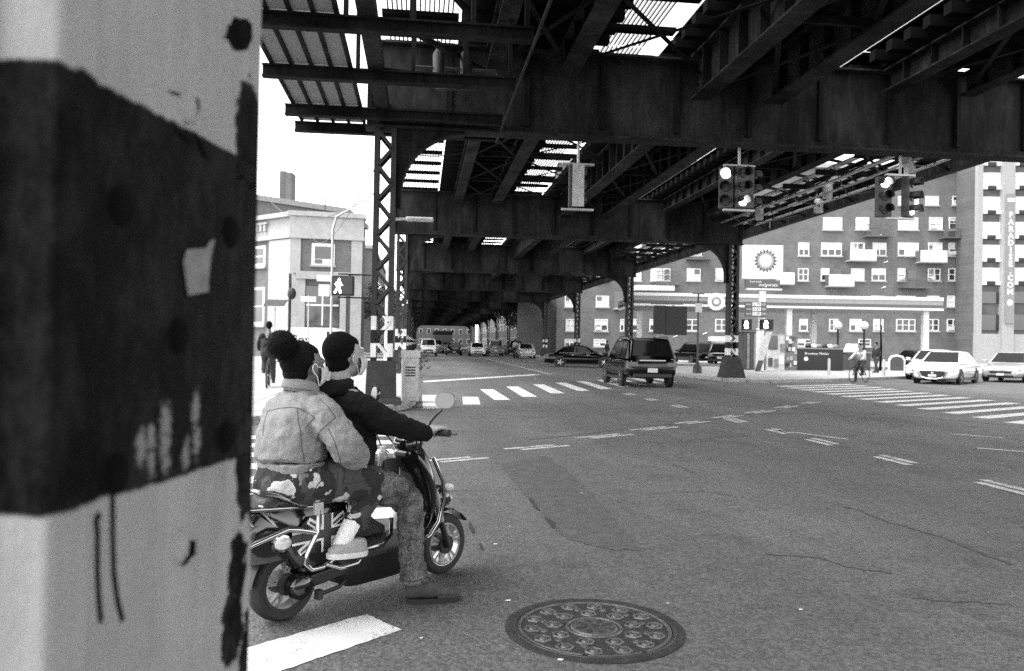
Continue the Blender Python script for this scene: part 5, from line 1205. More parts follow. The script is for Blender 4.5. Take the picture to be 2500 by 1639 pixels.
# --- tower at the right edge
D2 = 88.0; tw = front('tower_block', 'pale tower block with a vertical lettered sign at the right edge', 'building', D2)
tx0, tx1 = bl(2383, 700, D2)[0], bl(2640, 700, D2)[0]
MB().box(tx0+.02, tx1, .5, 16, 0, 26).build('wall', BRICKD, tw)
PIER = mat('pale_pier_concrete', .33, .85, 0, .12, 3)
def pier(pa, pb, y=-.05): a, c = bl(pa, 700, D2)[0], bl(pb, 700, D2)[0]; return MB().box(a, c, y, .498, 0, 26).build('pier', PIER, tw)
pier(2384, 2397); pier(2444, 2472, -.3); pier(2530, 2545); pier(2590, 2620)
for i, (ya, yb) in enumerate([(479, 512), (541, 573), (597, 629), (653, 686), (420, 452), (362, 394)]):
    for pa, pb in ((2397, 2446), (2474, 2524)):
        a, c = bl(pa+1, 700, D2)[0], bl(pb-1, 700, D2)[0]; z0, z1 = bl(pa, yb, D2)[1], bl(pa, ya, D2)[1]
        w_ = MB().box(a, c, .3, .497, z0, z1).build('window', FRAMEW, tw)
        for j in range(3):
            q0, q1 = a+(c-a)*(0.03, .3, .74)[j], a+(c-a)*(.27, .71, .97)[j]; MB().box(q0, q1, .27, .299, z0+.08, z1-.08).build('pane', BLIND, w_)
        for j in (0, 2): q0, q1 = a+(c-a)*(0.0, 0, .75)[j], a+(c-a)*(.26, 0, 1.0)[j]; MB().box(q0, q1, .1, .496, z0-.42, z0-.02).build('air_conditioner', FRAMEW, w_)
        MB().box(a+(c-a)*.28, a+(c-a)*.73, .2, .496, z0-.42, z0-.02).build('vent_panel', BLACK, w_)
for ya, yb in ((712, 740), (768, 806)):
    for pa, pb in ((2397, 2444), (2474, 2524)): a, c = bl(pa, 700, D2)[0], bl(pb, 700, D2)[0]; MB().box(a, c, .3, .496, bl(pa, yb, D2)[1], bl(pa, ya, D2)[1]).build('window', ROOMD, tw)
MB().box(tx0, tx1, -.1, .49, 0, bl(2400, 815, D2)[1]).build('plinth', PIER, tw)
sx0, sx1 = bl(2449, 700, D2)[0], bl(2470, 700, D2)[0]
sg = MB().box(sx0, sx1, -.5, -.302, bl(2450, 790, D2)[1], bl(2450, 475, D2)[1]).build('sign_board', mat('sign_grey', .22, .6), tw)
for i, ch in enumerate('PARADISE.COM'):
    z = bl(2455, 527+i*17, D2)[1]; lettering(ch, .85, FRAMEW, sg, ((sx0+sx1)/2, -.51, z), bold=.03)
MB().lathe([(.0001, .03), (.3, .02), (.34, 0)], 12, o=((sx0+sx1)/2, -.5, bl(2455, 740, D2)[1]), ax=(0, -1, 0)).build('sign_emblem', FRAMEW, sg); MB().box(sx0+.1, sx1-.1, -.53, -.501, bl(2455, 495, D2)[1], bl(2455, 486, D2)[1]).build('sign_emblem', FRAMEW, sg)

# --- fuel station
D3 = 53.0; cn = front('fuel_canopy', 'flat fuel station canopy with white and grey stripes and round sunburst logo', 'canopy', D3)
GRN = mat('fascia_mid_grey', .28, .4); GRD = mat('fascia_dark_grey', .09, .4); LITW = mat('white_acrylic', .8, .35, 0, .03, 5)
a, c = bl(1548, 740, D3)[0], bl(2303, 740, D3)[0]; z = lambda py: bl(1900, py, D3)[1]
zz_ = [z(720), z(728), z(739), z(747), z(752)]
for nm, q0, q1, m in (('fascia_stripe', 1, 0, LITW), ('fascia_stripe', 2, 1, GRN), ('fascia_stripe', 3, 2, GRD), ('fascia_stripe', 4, 3, LITW)): MB().box(a, c, -.05 if m is LITW else 0.0, 8, zz_[q0]+.002, zz_[q1]-.002).build(nm, m, cn)
MB().box(a+.2, c-.2, .3, 7.8, zz_[4]-.02, zz_[4]).build('soffit', mat('canopy_soffit', .4, .7), cn)
def sunburst(parent, x, y, z, r):
    """sixteen-petal flower, pale centre, darker petal tips"""
    for k, (rr, m, off) in enumerate(((1.0, mat('logo_dark', .10, .4), 0), (.80, mat('logo_mid', .30, .4), .5), (.62, mat('logo_light', .55, .4), 0), (.42, LITW, 0))):
        pts = []
        if k < 3:
            for i in range(36):
                a_ = 2*math.pi*(i+off*2)/36; q = rr*r*(1.0 if i % 2 == 0 else .74); pts.append((q*math.cos(a_), q*math.sin(a_)))
        else: pts = [(rr*r*math.cos(t), rr*r*math.sin(t)) for t in [2*math.pi*i/20 for i in range(20)]]
        MB().prism(pts, o=(x, y-.006*(k+1), z), ex=(1, 0, 0), ey=(0, 0, 1), ez=(0, -1, 0), t=.005).build('sunburst_petals', m, parent)
lx_, lz_ = bl(1750, 737, D3-.2); dsc = MB().lathe([(.0001, .03), (.56, .03), (.58, 0)], 32, o=(lx_, -.06, lz_), ax=(0, -1, 0)).build('logo_disc', LITW, cn); sunburst(dsc, lx_, -.092, lz_, .36)
for px in (1935, 2273, 1600, 2080): x = bl(px, 800, D3)[0]; MB().box(x-.18, x+.18, .6 if px in (1935, 2273) else 6.6, .96 if px in (1935, 2273) else 6.96, .05, zz_[4]-.021).build('canopy_post', LITW, cn)
bs_ = front('fuel_sign', 'tall white fuel station sign with sunburst logo and price panel beside the column', 'sign', 44.0); D4 = 44.0
def pb(px0, py0, px1, py1, y0, y1, nm, m, par=bs_, Dd=D4): (xa, z1), (xb, z0) = bl(px0, py0, Dd), bl(px1, py1, Dd); return MB().box(xa, xb, y0, y1, min(z0, z1), max(z0, z1)).build(nm, m, par)
bd2 = pb(1817, 598, 1911, 682, 0, .35, 'sign_board', LITW); cx_, cz_ = bl(1869, 637, D4); sunburst(bd2, cx_, -.001, cz_, .68)
lb_ = pb(1822, 683, 1905, 703, .02, .33, 'lower_board', GRD); lettering('Fuel with', .17, LITW, lb_, (bl(1845, 688, D4)[0], .01, bl(1845, 688, D4)[1])); lettering('invigorate', .26, LITW, lb_, (bl(1875, 696, D4)[0], .01, bl(1875, 696, D4)[1]), shear=.3)
pb(1824, 704, 1909, 709, .0, .3, 'board_trim', LITW); pb(1856, 710, 1870, 800, .1, .3, 'pole', LITW); pb(1850, 801, 1866, 905, .1, .3, 'pole', LITW)
pr_ = pb(1819, 737, 1870, 775, -.1, .08, 'price_board', GRD)
for k in range(3):
    y = 739+k*11.5; q = pb(1836, y, 1856, y+9, -.12, -.101, 'price_panel', LITW); lettering(['2.99', '3.29', '3.49'][k], .2, BLACK, q, (bl(1846, y+4.5, D4)[0], -.125, bl(1846, y+4.5, D4)[1])); pb(1820, y+3, 1833, y+7, -.12, -.101, 'grade_strip', GRN); pb(1858, y+2, 1868, y+8, -.12, -.101, 'grade_strip', GRN)
# pedestrian signals on the banded right column
ps = front('pedestrian_signal', 'pedestrian signal pair lit white on the right column beneath the price panel', 'pedestrian signal', 34.0)
for px0, px1, lit in ((1814, 1834, 1), (1858, 1886, 1)):
    h_ = pb(px0, 780, px1, 806, -.1, .2, 'housing', BLACK, ps, 34.0); xa, za = bl((px0+px1)/2-4, 793, 34.0)
    MB().prism([(-.06, -.17), (0, -.17), (.02, -.05), (.07, -.16), (.1, -.13), (.06, 0), (.09, .05), (.05, .16), (-.03, .17), (-.08, .02)], o=(xa, -.105, za), ex=(1, 0, 0), ey=(0, 0, 1), ez=(0, -1, 0), t=.004).build('lit_symbol', LAMPON, h_)
pb(1800, 806, 1886, 809, -.02, .02, 'arm', BLACK, ps, 34.0)
# kiosk clutter, skip and booths on the lot
GREYS = [mat('shed_panel_%s' % n_, v, .7, 0, .3, 4, .2) for n_, v in (('dark', .06), ('mid', .2), ('pale', .48))]
def booth(px0, px1, pyt, pyb, D, name, label, cat, m, dep=1.2, extra=None):
    t = front(name, label, cat, D); xa, z1 = bl(px0, pyt, D); xb, _ = bl(px1, pyb, D); z0 = 0.0
    b = MB().box(xa, xb, 0, dep, z0+.13, z1).build('panel', m, t); MB().box(xa+.05, xb-.05, .05, dep-.05, .0, .129).build('plinth', BLACK, t); MB().box(xa-.06, xb+.06, -.06, dep+.06, z1+.002, z1+.08).build('roof', GREYS[1], t)
    return t, xa, xb, z1
t, xa, xb, z1 = booth(1815, 1855, 810, 885, 47, 'storage_shed', 'dark panelled shed on the lot behind the banded column', 'shed', GREYS[0])
for i in range(5): MB().box(xa+(xb-xa)*i/5+.02, xa+(xb-xa)*(i+1)/5-.03, -.04, -.002, .2, z1-.1).build('board', GREYS[i % 2], t)
t, xa, xb, z1 = booth(1872, 1915, 815, 895, 47, 'kiosk', 'pale kiosk with posters and dark opening beside the sign pole', 'kiosk', GREYS[2])
MB().box(xa+.1, xa+.65, -.03, -.002, 1.35, z1-.1).build('window', ROOMD, t)
for i, (u, v_, m) in enumerate([(.1, .35, GREYS[0]), (.42, .3, GREYS[1]), (.72, .5, LITW), (.75, 1.2, GREYS[1])]): MB().box(xa+(xb-xa)*u, xa+(xb-xa)*(u+.24), -.025, -.003, v_, v_+.5).build('poster', m, t)
t, xa, xb, z1 = booth(1912, 1947, 822, 896, 48, 'vending_stand', 'vending stand with patterned front and dark header near the canopy post', 'vending stand', GREYS[1], .8)
random.seed(3)
for i in range(18): u, v_ = random.uniform(.05, .8), random.uniform(.3, 2.0); MB().box(xa+(xb-xa)*u, xa+(xb-xa)*u+.18, -.03-.004*i, -.003-.004*i, v_, v_+.22).build('packet', random.choice([LITW, GREYS[0], GREYS[2]]), t)
t, xa, xb, z1 = booth(1946, 2058, 852, 898, 48, 'black_skip', 'long black bin enclosure with white lettering behind the cyclist', 'bin', BLACK, 1.6)
lettering('Broadway Market', .2, LITW, t, (xa+(xb-xa)*.42, -.012, z1-.27), shear=.25); MB().lathe([(.0001, .01), (.12, .008), (.13, 0)], 12, o=(xa+.55, -.001, z1-.6), ax=(0, -1, 0)).build('white_emblem', LITW, t)
for i in range(6): MB().sphere((xa+.9+i*.33, .6, z1+.18), .17, 10, 8, (1.2, 1, .8)).build('bag', random.choice([BLACK, LITW, GREYS[1]]), t, smooth=True)
t, xa, xb, z1 = booth(2062, 2125, 862, 898, 50, 'dark_bin', 'lower dark bin right of the black lettered enclosure', 'bin', GREYS[0], 1.2)
MB().prism([(0, 0), (1.0, 0), (.75, .5), (.2, .5)], o=(xa+.2, .3, z1+.09), t=.4).build('sack', LITW, t)
fs = front('leaning_board', 'pale board leaning on the sign pole at the lot edge', 'board', 44.0); xa, _ = bl(1838, 900, 44.0); MB().prism([(0, 0), (.34, 0), (.95, 2.2), (.62, 2.2)], o=(xa, -.3, .13), t=.05).build('board', GREYS[2], fs); MB().prism([(.02, .02), (.32, .02), (.5, .62), (.2, .62)], o=(xa, -.307, .13), t=.006).build('label', GREYS[0], fs)
for i, px in enumerate((2046, 2110)):
    g = front('globe_lamp', ['globe street lamp above the black lettered enclosure', 'globe street lamp right of the cyclist'][i], 'street lamp', 52.0, 'globe lamps on the lot'); x, z1 = bl(px, 795, 52.0)
    MB().lathe([(.16, .0), (.1, .4), (.075, .5), (.07, z1-.3), (.12, z1-.2)], 10, o=(x, 0, 0)).build('post', BLACK, g, smooth=40); MB().sphere((x, 0, z1), .27, 14, 10).build('globe', mat('lamp_globe', .6, .3), g, smooth=True)
for i, px in enumerate((2024, 2158, 2275)):
    x = bl(px, 890, 45.0)[0]; z_ = (2.0, 2.4, 1.2)[i]; g = front('lot_bollard', ['steel bollard in front of the black enclosure', 'steel bollard at the lot edge right of the cyclist', 'steel bollard behind the white sedan'][i], 'bollard', 40.0, 'steel bollards at the lot edge'); MB().lathe([(.07, 0), (.07, .9), (.04, .96), (.0001, .97)], 10, o=(bl(px, 890, 40.0)[0], 0, 0)).build('tube', GALV, g, smooth=40)
sb = front('chalkboard', 'small round topped pavement board behind the white sedan', 'board', 47.0); x, z1 = bl(2190, 868, 47.0); MB().prism([(-.5, 0), (.5, 0), (.5, .75), (.35, .98), (0, 1.06), (-.35, .98), (-.5, .75)], o=(x, 0, .13), t=.06).build('panel', LITW, sb); MB().prism([(-.4, .1), (.4, .1), (.4, .7), (.28, .88), (0, .95), (-.28, .88), (-.4, .7)], o=(x, -.008, .13), t=.006).build('slate', GREYS[0], sb)
x, z1 = bl(2150, 790, 50.0); tg = front('garden_tree', 'thin dark young tree beside the globe lamp', 'tree', 50.0)
MB().tube([(x, 0, 0), (x+.05, 0, 1.5), (x, 0, 3.4)], [.09, .07, .03], 8).build('trunk', TIMBER, tg, smooth=True)
# lot kerb line
MB().beam(at_ground(1850, 913), at_ground(2175, 908), .3, .3).build('kerb_stone', KERB, road)
MB().beam(at_ground(1600, 917), at_ground(1745, 915), .25, .25).build('kerb_stone', KERB, road)

# --- sign post with dark panels, lamp posts
pp_ = thing('signal_post', 'slim dark post with small sign and heavy base on the right pavement', 'post', (13.6, 37.9, .13)); MB().lathe([(.24, 0), (.22, .3), (.09, .5), (.05, .7), (.045, 3.9)], 10).build('post', BLACK, pp_, smooth=40); MB().box(-.17, .17, -.06, -.05, 3.0, 3.45).build('sign_plate', PLATE, pp_)
MB().box(-.3, .3, -.02, .02, 3.9, 3.94).build('arm', BLACK, pp_)
bp2 = front('covered_signal', 'pair of dark signal back panels hung above the black SUV', 'signal', 30.0)
for pa, pb_, pt, pbm in ((1598, 1624, 746, 816), (1626, 1676, 748, 819)): pb(pa, pt, pb_, pbm, -.05, .25, 'back_panel', BLACK, bp2, 30.0)
pb(1590, 741, 1668, 744, 0, .1, 'arm', BLACK, bp2, 30.0); pb(1642, 745, 1648, 747, 0, .1, 'hanger', GALV, bp2, 30.0); pb(1606, 820, 1612, 905, .3, .4, 'post', GALV, bp2, 30.0)
lp = thing('lamp_post', 'pale steel lamp post with flat lamp head behind the banded left column', 'street lamp', (-.73, 18.7, .13))
MB().lathe([(.2, 0), (.19, .35), (.11, .5), (.09, 1.2), (.075, 4.25), (.0001, 4.27)], 14).build('post', GALV, lp, smooth=40); MB().beam((0, 0, 4.13), (.45, 0, 4.17), .05, .06).build('arm', GALV, lp); MB().box(.36, 1.0, -.14, .14, 4.12, 4.2).build('lamp_head', mat('pale_enamel', .45, .5), lp, bevel=.03)
for z_ in (3.6, 2.95, 2.6): MB().lathe([(.1, 0), (.1, .05)], 12, o=(0, 0, z_)).build('band', GALV, lp)
# utility box and bin at the column foot
ub = thing('utility_box', 'pale grey utility box at the foot of the banded left column', 'utility box', (-.22, 17.55, .13)); MB().box(-.16, .22, -.2, .2, 0, .95).build('cabinet', mat('pale_enamel', .45, .5), ub, bevel=.03); MB().box(-.13, .19, -.208, -.202, .1, .85).build('door', GALV, ub); MB().prism([(-.2, 0), (.2, 0), (.2, .06), (-.2, .16)], o=(-.18, 0, .952), ex=(0, 1, 0), ey=(0, 0, 1), ez=(1, 0, 0), t=.42).build('lid', GALV, ub)
for i in range(4): MB().box(-.08, .14, -.216, -.209, .55+i*.06, .58+i*.06).build('vent_slot', BLACK, ub)
pl = thing('planter', 'leafy planter beside the utility box behind the left column', 'planter', (-.15, 19.0, .13)); MB().lathe([(.2, 0), (.27, .5), (.29, .52), (.29, .56), (.0001, .55)], 16).build('pot', CONC, pl, smooth=40)
random.seed(11); lf = MB()
for i in range(260):
    a_, e_, r_2 = random.uniform(0, 6.283), random.uniform(.1, 1.5), random.uniform(.1, .42); p = V((r_2*math.cos(a_)*math.cos(e_*.6), r_2*math.sin(a_)*math.cos(e_*.6), .6+r_2*math.sin(e_)*1.2)); d = V((random.uniform(-1, 1), random.uniform(-1, 1), random.uniform(-.4, 1))).normalized()*.06; s = d.cross(V((random.random(), random.random(), random.random()))).normalized()*.025
    lf.add([p-d, p+s, p+d, p-s], [(0, 1, 2, 3)])
tag(lf.build('foliage', mat('foliage', .08, .7, 0, .5, 20), pl, fixn=False), kind='stuff')

# --- hanging traffic signals
def signal(label, X, Y, ztop, heads, rot, zhang):
    t = thing('traffic_signal', label, 'traffic signal', (X, Y, ztop-1.0), rot)
    for hx, hy, face, lit in heads:
        f = V((math.sin(face), -math.cos(face), 0)); s = V((math.cos(face), math.sin(face), 0))
        h_ = MB().prism([(-.16, -.0), (.16, -.0), (.16, .92), (-.16, .92)], o=V((hx, hy, 0))-f*.02, ex=s, ey=(0, 0, 1), ez=-f, t=.18).build('signal_head', mat('signal_yellow_dull', .05, .5), t, bevel=.02)
        for k in range(3):
            c = V((hx, hy, .155+.305*k)); MB().lathe([(.0001, .03), (.09, .022), (.105, .0)], 16, o=c-f*.02, ax=f).build('lens', LAMPON if k in lit else BLACK, h_, smooth=50)
            vz = MB(); a_, u_, d_ = frame(f); rr = [[c+d_*q+a_*(.118*math.cos(w2))+u_*(.118*math.sin(w2)) for w2 in [R(-20+220*i/12) for i in range(13)]] for q in (-.02, .2)]
            n = 13; o_ = vz.add([p for r2 in rr for p in r2], [(j, j+1, n+j+1, n+j) for j in range(n-1)]).build('visor', mat('signal_visor', .03, .6), h_, smooth=80); md = o_.modifiers.new('t', 'SOLIDIFY'); md.thickness = .006
    MB().tube([(0, 0, .95), (0, 0, zhang-(ztop-1.0))], .03, 8).build('hanger', GALV, t); MB().box(-.35, .35, -.05, .05, .925, .965).build('bracket', GALV, t); MB().box(-.35, .35, -.05, .05, -.06, -.02).build('bracket', GALV, t)
    return t
signal('hanging traffic signal cluster left of the sign, red lamp lit on its left face', 6.95, 16.9, 5.5, [(-.30, 0, R(-28), (2,)), (.06, -.12, R(12), (0,)), (.34, .10, R(95), ())], 0.0, 5.84)
signal('hanging traffic signal cluster toward the right edge, lamp lit on its left face', 10.75, 16.9, 5.45, [(-.34, 0, R(-5), (2,)), (.28, -.06, R(35), (0,))], 0.0, 5.84)
signal('hanging signal seen from its pale back, left of the other two clusters', 3.35, 17.0, 5.4, [(.0, 0, R(80), ()), ], 0.0, 5.84)
for o in list(bpy.data.objects):
    if o.name.startswith('traffic_signal.002'): MB().box(-.15, .10, -.2, -.165, .0, .92).build('back_plate', mat('pale_enamel', .45, .5), o)
# walk signal on the left column
wk = thing('pedestrian_signal', 'pedestrian walk signal with lit white walking figure, bracketed to the left column', 'pedestrian signal', (-1.56, 16.35, 2.33), R(0))
hb = MB().box(-.22, .22, -.12, .14, 0, .40).build('housing', BLACK, wk, bevel=.025); MB().box(-.19, .19, -.126, -.121, .03, .37).build('screen', mat('signal_screen', .02, .3), hb)
wm = MB(); F_ = dict(ex=(1, 0, 0), ey=(0, 0, 1), ez=(0, -1, 0), t=.003)
wm.prism([(-.075+.026*math.cos(t)*.8+.01, .315+.026*math.sin(t)) for t in [i*math.pi/5 for i in range(10)]], o=(0, -.127, 0), **F_)
wm.prism([(-.10, .285), (-.04, .285), (-.02, .23), (.01, .21), (0, .195), (-.045, .21), (-.05, .175), (-.10, .175), (-.13, .195), (-.145, .235)], o=(0, -.1275, 0), **F_)
wm.prism([(-.10, .174), (-.05, .174), (-.03, .11), (-.02, .045), (-.055, .045), (-.07, .12), (-.10, .12), (-.135, .04), (-.165, .055), (-.125, .13)], o=(0, -.128, 0), **F_)
wm.build('walking_figure', LAMPON, hb)
for z_ in (-.03, .44): MB().tube([(-.1, 0, z_), (.55, .15, z_)], .016, 6).build('bracket', BLACK, wk)

# --- left: stone and brick bank building, chimney
D5 = 58.0; bk_ = front('bank_building', 'two storey brick and pale stone corner building left of the column', 'building', D5)
def q5(px, py): return bl(px, py, D5)
xa, xb = q5(706, 700)[0], q5(868, 700)[0]; ztop = q5(786, 527)[1]
ex = V((math.cos(R(12)), math.sin(R(12)), 0)); ey_ = V((-ex.y, ex.x, 0))
Lf = (xb-xa)/math.cos(R(12))*1.05
grp = bk_
def fb(u0, u1, z0, z1, d0, d1, nm, m, par=bk_):
    """box on the right-hand front: u along the front from the corner, d depth behind it"""
    o = V((xa, 0, 0)); c = [o+ex*u+ey_*d for u, d in ((u0, d0), (u1, d0), (u1, d1), (u0, d1))]
    return MB().rings([[V((p.x, p.y, z0)) for p in c], [V((p.x, p.y, z1)) for p in c]]).build(nm, m, par)
zc = q5(706, 572)[1]; zb1 = q5(706, 660)[1]
fb(.0, Lf, 0, zc, .3, 9, 'wall', BRICK); fb(-.05, Lf+.1, zc+.002, ztop, .1, 9, 'stone_attic', STONE); fb(-.2, Lf+.25, ztop+.002, ztop+.35, -.1, 9, 'cornice', STONE); fb(-.1, Lf+.15, zc-.25, zc, .0, .299, 'string_course', STONE)
fb(0, .75, 0, zc-.252, .12, .298, 'corner_pier', STONE); fb(Lf-.8, Lf, 0, zc-.252, .12, .298, 'corner_pier', STONE)
def bwin(u0, u1, z0, z1, par=bk_):
    f = MB(); 
    w_ = fb(u0, u1, z0, z1, .22, .298, 'window', FRAMEW); fb(u0+.22, u1-.22, z0+.45, z1-.22, .20, .219, 'pane', ROOMD, w_); fb(u0+.22, (u0+u1)/2-.05, z0+.1, z0+.4, .2, .219, 'pane', ROOMD, w_); fb(u0-.1, u1+.1, z0-.15, z0-.002, .1, .297, 'sill', STONE, w_)
zu0, zu1 = q5(786, 645)[1], q5(786, 592)[1]; um = (q5(786, 600)[0]-xa)/math.cos(R(12)); bwin(um-.85, um+.8, zu0, zu1)
zl0, zl1 = q5(786, 795)[1], q5(786, 698)[1]
dw = fb(um-1.2, um+1.2, zl0, zl1, .20, .297, 'shop_window', ROOMD); fb(um-1.75, um-1.25, .3, zl1+.5, .05, .296, 'door_pilaster', STONE, dw); fb(um+1.25, um+1.7, .3, zl1+.5, .05, .296, 'door_pilaster', STONE, dw); fb(um-1.9, um+1.85, zl1+.502, zl1+1.0, -.1, .296, 'door_entablature', STONE, dw); fb(um-.05, um+.05, zl0, zl1, .16, .199, 'mullion', FRAMEW, dw); fb(um-1.15, um+1.15, (zl0+zl1)/2, (zl0+zl1)/2+.12, .15, .159, 'transom', FRAMEW, dw)
fb(.2, Lf-.2, q5(786, 667)[1], q5(786, 662)[1], .0, .296, 'string_course', STONE)
# left-hand front running back to the left
e2 = V((-math.cos(R(38)), math.sin(R(38)), 0)); e2n = V((e2.y, -e2.x, 0))
e2n = V((math.sin(R(38)), math.cos(R(38)), 0))
def fl(u0, u1, z0, z1, d0, d1, nm, m, par=bk_):
    o = V((xa, 0, 0)); c = [o+e2*u+e2n*d for u, d in ((u0, d0), (u1, d0), (u1, d1), (u0, d1))]
    return MB().rings([[V((p.x, p.y, z0)) for p in c], [V((p.x, p.y, z1)) for p in c]]).build(nm, m, par)
fl(.25, 14, 0, zc-.01, .5, 3, 'wall', BRICK); fl(.0, 3.0, 0, zc-.26, .3, .499, 'corner_pier', STONE); fl(.0, 14, zc-.2, zc+.1, .2, .498, 'string_course', STONE); fl(0, 14, zc+.12, ztop-.05, .35, 3, 'stone_attic', STONE); fl(0, 14, ztop-.04, ztop+.3, -.05, 3, 'cornice', STONE)
for i in range(12): fl(3.3+i*.5, 3.3+i*.5+.28, zc+.5, zc+1.0, .15, .349, 'baluster', STONE)
fl(3.1, 14, zc+1.002, zc+1.15, .1, .348, 'balustrade_rail', STONE)
for u0, z0, z1 in ((3.6, zu0, zu1), (7.0, zu0, zu1), (10.4, zu0, zu1), (3.6, zl0, zl1), (7.0, zl0, zl1)):
    w_ = fl(u0, u0+1.7, z0, z1, .40, .498, 'window', FRAMEW); fl(u0+.2, u0+1.5, z0+.25, (z0+z1)/2-.06, .38, .399, 'pane', ROOMD, w_); fl(u0+.2, u0+1.5, (z0+z1)/2+.06, z1-.2, .38, .399, 'pane', ROOMD, w_); fl(u0-.1, u0+1.8, z0-.16, z0-.002, .3, .497, 'sill', STONE, w_)
MB().tube([(q5(785, 527)[0], 1, ztop+.3), (q5(785, 527)[0]+.1, 1, ztop+4.2)], [.05, .015], 6).build('antenna', BLACK, bk_)
rb_ = front('rear_house', 'grey brick house with tall twin chimney behind the corner building', 'building', 72.0); D6 = 72.0
xx0, zz0 = bl(560, 520, D6); xx1, zz1 = bl(830, 523, D6); zz0 = bl(640, 497, D6)[1]; zz1 = bl(830, 523, D6)[1]
MB().prism([(xx0, 0), (xx1+.5, 0), (xx1+.5, zz1), (xx0, zz0+.6)], o=(0, 0, 0), t=10).build('wall', BRICKD, rb_); MB().prism([(xx0, zz0+.602), (xx1+.8, zz1+.002), (xx1+.8, zz1+.5), (xx0, zz0+1.1)], o=(0, -.2, 0), t=10.4).build('coping', GREYS[1], rb_)
ca, cb_ = bl(675, 430, D6)[0], bl(706, 430, D6)[0]; zt_ = bl(690, 412, D6)[1]
ch = MB().box(ca, (ca+cb_)/2-.03, 1, 2.2, zz1, zt_).build('chimney', BRICKD, rb_); MB().box((ca+cb_)/2+.03, cb_, .8, 2.2, zz1, zt_-.15).build('chimney', BRICK, rb_)
# left corner small things
s1 = thing('sign_post', 'thin sign post with two small street plates before the bank building', 'sign post', (at_ground(750, 905).x, at_ground(750, 905).y, .13)); hS = 3.4; MB().tube([(0, 0, 0), (0, 0, hS)], .035, 6).build('post', GALV, s1); MB().box(-.35, .35, -.05, -.036, hS-.3, hS-.05).build('street_plate', PLATE, s1)
s2 = thing('sign_post', 'taller pale pole with curved arm and plates between the heads and the walk signal', 'sign post', (at_ground(806, 905).x, at_ground(806, 905).y, .13)); MB().tube([(0, 0, 0), (0, 0, 6.6), (.15, 0, 7.2), (.8, 0, 7.6)], .06, 8).build('post', GALV, s2, smooth=True); MB().box(-.7, .25, -.09, -.065, 4.1, 4.4).build('street_plate', PLATE, s2); MB().box(-.6, -.1, -.09, -.065, 3.4, 3.95).build('street_plate', LITW, s2)
s3 = thing('lamp_post', 'dark ornate lamp post at the far left before the brick wall', 'street lamp', (at_ground(704, 900).x, at_ground(704, 900).y, .13)); MB().lathe([(.18, 0), (.16, .4), (.08, .6), (.07, 4.1)], 10).build('post', BLACK, s3, smooth=40); MB().sphere((.1, -.05, 3.6), .22, 10, 8, (1, 1, 1.4)).build('lantern', BLACK, s3); MB().box(-.06, .06, -.06, .06, 4.1, 4.6).build('finial', BLACK, s3)
s4 = thing('solar_panel_post', 'small tilted panel on a thin post at the far left', 'sign', (at_ground(668, 900).x, at_ground(668, 900).y, .13)); MB().tube([(0, 0, 0), (0, 0, 2.9)], .04, 6).build('post', GALV, s4); MB().prism([(-.55, -.2), (.45, -.2), (.65, .2), (-.35, .2)], o=(0, -.1, 3.1), ex=(1, 0, 0), ey=(0, .5, .8), ez=(0, -1, .3), t=.03).build('panel', GREYS[0], s4)

# slack cables from the column across to the pole, and along the left pavement
for i, (a, b, sag) in enumerate([((-.9, 16.9, 4.6), (-6.3, 34, 7.2), .7), ((-.9, 17, 5.3), (-7.5, 55, 8.6), 1.1), ((-.6, 16.9, 5.5), (1.2, 17.2, 5.7), .2)]):
    a, b = V(a), V(b); cbl = thing('overhead_cable', ['slack cable from the left column to the pale curved pole', 'slack cable from the left column toward the bank building roof', 'short cable looped below the nearest girder'][i], 'cable', a)
    MB().tube([(b-a)*t-V((0, 0, 4*sag*t*(1-t))) for t in [j/14 for j in range(15)]], .014, 5).build('wire', BLACK, cbl)
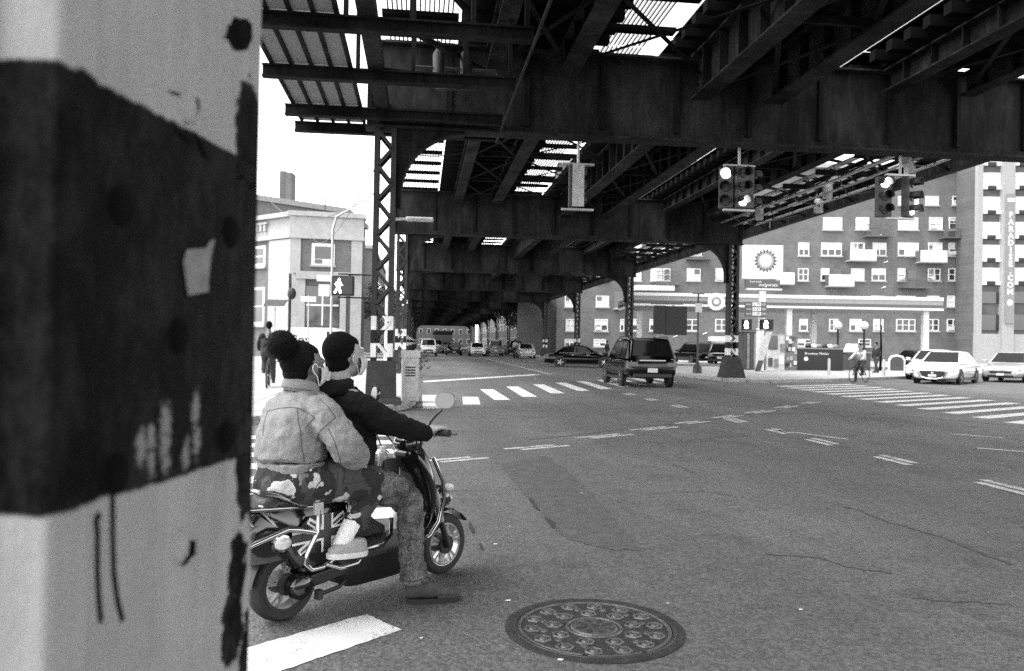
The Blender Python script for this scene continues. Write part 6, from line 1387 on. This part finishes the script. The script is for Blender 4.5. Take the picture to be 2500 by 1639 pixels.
# --- trees and filler blocks down the street
LEAF = mat('tree_leaves', .06, .7, 0, .6, 3); BARK = mat('bark', .06, .9, 0, .4, 12, .5)
def tree(label, x, y, h, r, seed, name='street_tree'):
    random.seed(seed); t = thing(name, label, 'tree', (x, y, .13), 0, 'trees along the far street')
    tk = MB().tube([(0, 0, 0), (.08, 0, h*.3), (-.05, .05, h*.55), (.05, 0, h*.85)], [.2, .15, .11, .03], 8)
    tips = []
    for i in range(9):
        a = random.uniform(0, 6.28); z0 = h*random.uniform(.3, .65); q = V((math.cos(a)*r*random.uniform(.5, .9), math.sin(a)*r*random.uniform(.5, .9), z0+h*random.uniform(.12, .3))); tk.tube([(0, 0, z0), q*.5+V((0, 0, z0*.5+.1)), q], [.07, .045, .02], 6); tips.append(q)
    tk.build('trunk', BARK, t, smooth=True); m = MB(); tips.append(V((0, 0, h*.85)))
    for q in tips:
        for k in range(4):
            c = q+V((random.gauss(0, .25*r), random.gauss(0, .25*r), random.gauss(0, .2*r)))
            for i in range(60):
                p = c+V((random.gauss(0, .16*r), random.gauss(0, .16*r), random.gauss(0, .13*r))); d = V((random.uniform(-1, 1), random.uniform(-1, 1), random.uniform(-1, 1))).normalized()*.16; s = d.cross(V((random.random(), random.random(), random.random()+.1))).normalized()*.08
                m.add([p-d, p+s, p+d, p-s], [(0, 1, 2, 3)])
    m.build('crown', LEAF, t, fixn=False)
tree('leafy tree on the right pavement far down the street', 14.8, 98, 9.5, 3.0, 5); tree('second leafy tree farther down the right pavement', 15.2, 112, 9, 3.0, 8); tree('leafy tree farthest down the right pavement', 16, 130, 10, 3.4, 9); tree('leafy tree behind the left columns far down the street', -4.5, 88, 8, 2.6, 12)
def block(label, x0, x1, y0, y1, h, m, seed):
    t = thing('street_building', label, 'building', ((x0+x1)/2, y0, 0), 0, 'buildings along the far street'); hw = (x1-x0)/2
    MB().box(-hw, hw, 0, y1-y0, 0, h).build('wall', m, t); MB().box(-hw-.2, hw+.2, -.2, y1-y0, h+.002, h+.4).build('cornice', STONE, t)
    n = int(hw*2/2.6); side = -hw if x0 > 0 else hw
    for fl_ in range(int(h/3.2)):
        z = 1.1+fl_*3.2
        for i in range(n): xx = -hw+1.3+i*2.6; w_ = MB().box(xx-.55, xx+.55, -.08, -.002, z, z+1.6).build('window', FRAMEW, t); MB().box(xx-.45, xx+.45, -.1, -.081, z+.1, z+1.5).build('pane', ROOMD, w_)
        for i in range(int((y1-y0)/3.2)):
            yy = 1.5+i*3.2; sgn = -1 if x0 > 0 else 1; xs = side; w_ = MB().box(min(xs, xs+sgn*.08), max(xs, xs+sgn*.08), yy-.55, yy+.55, z, z+1.6).build('window', FRAMEW, t); MB().box(min(xs+sgn*.081, xs+sgn*.1), max(xs+sgn*.081, xs+sgn*.1), yy-.45, yy+.45, z+.1, z+1.5).build('pane', ROOMD, w_)
    return t
block('brick building at the left of the far street behind the columns', -20, -5.5, 92, 250, 12, BRICK, 1); block('dark building closing the far end of the street', -14, 18, 262, 280, 13, BRICKD, 2); block('brick shops on the right of the far street beyond the trees', 18.5, 34, 118, 255, 13, BRICKD, 3)
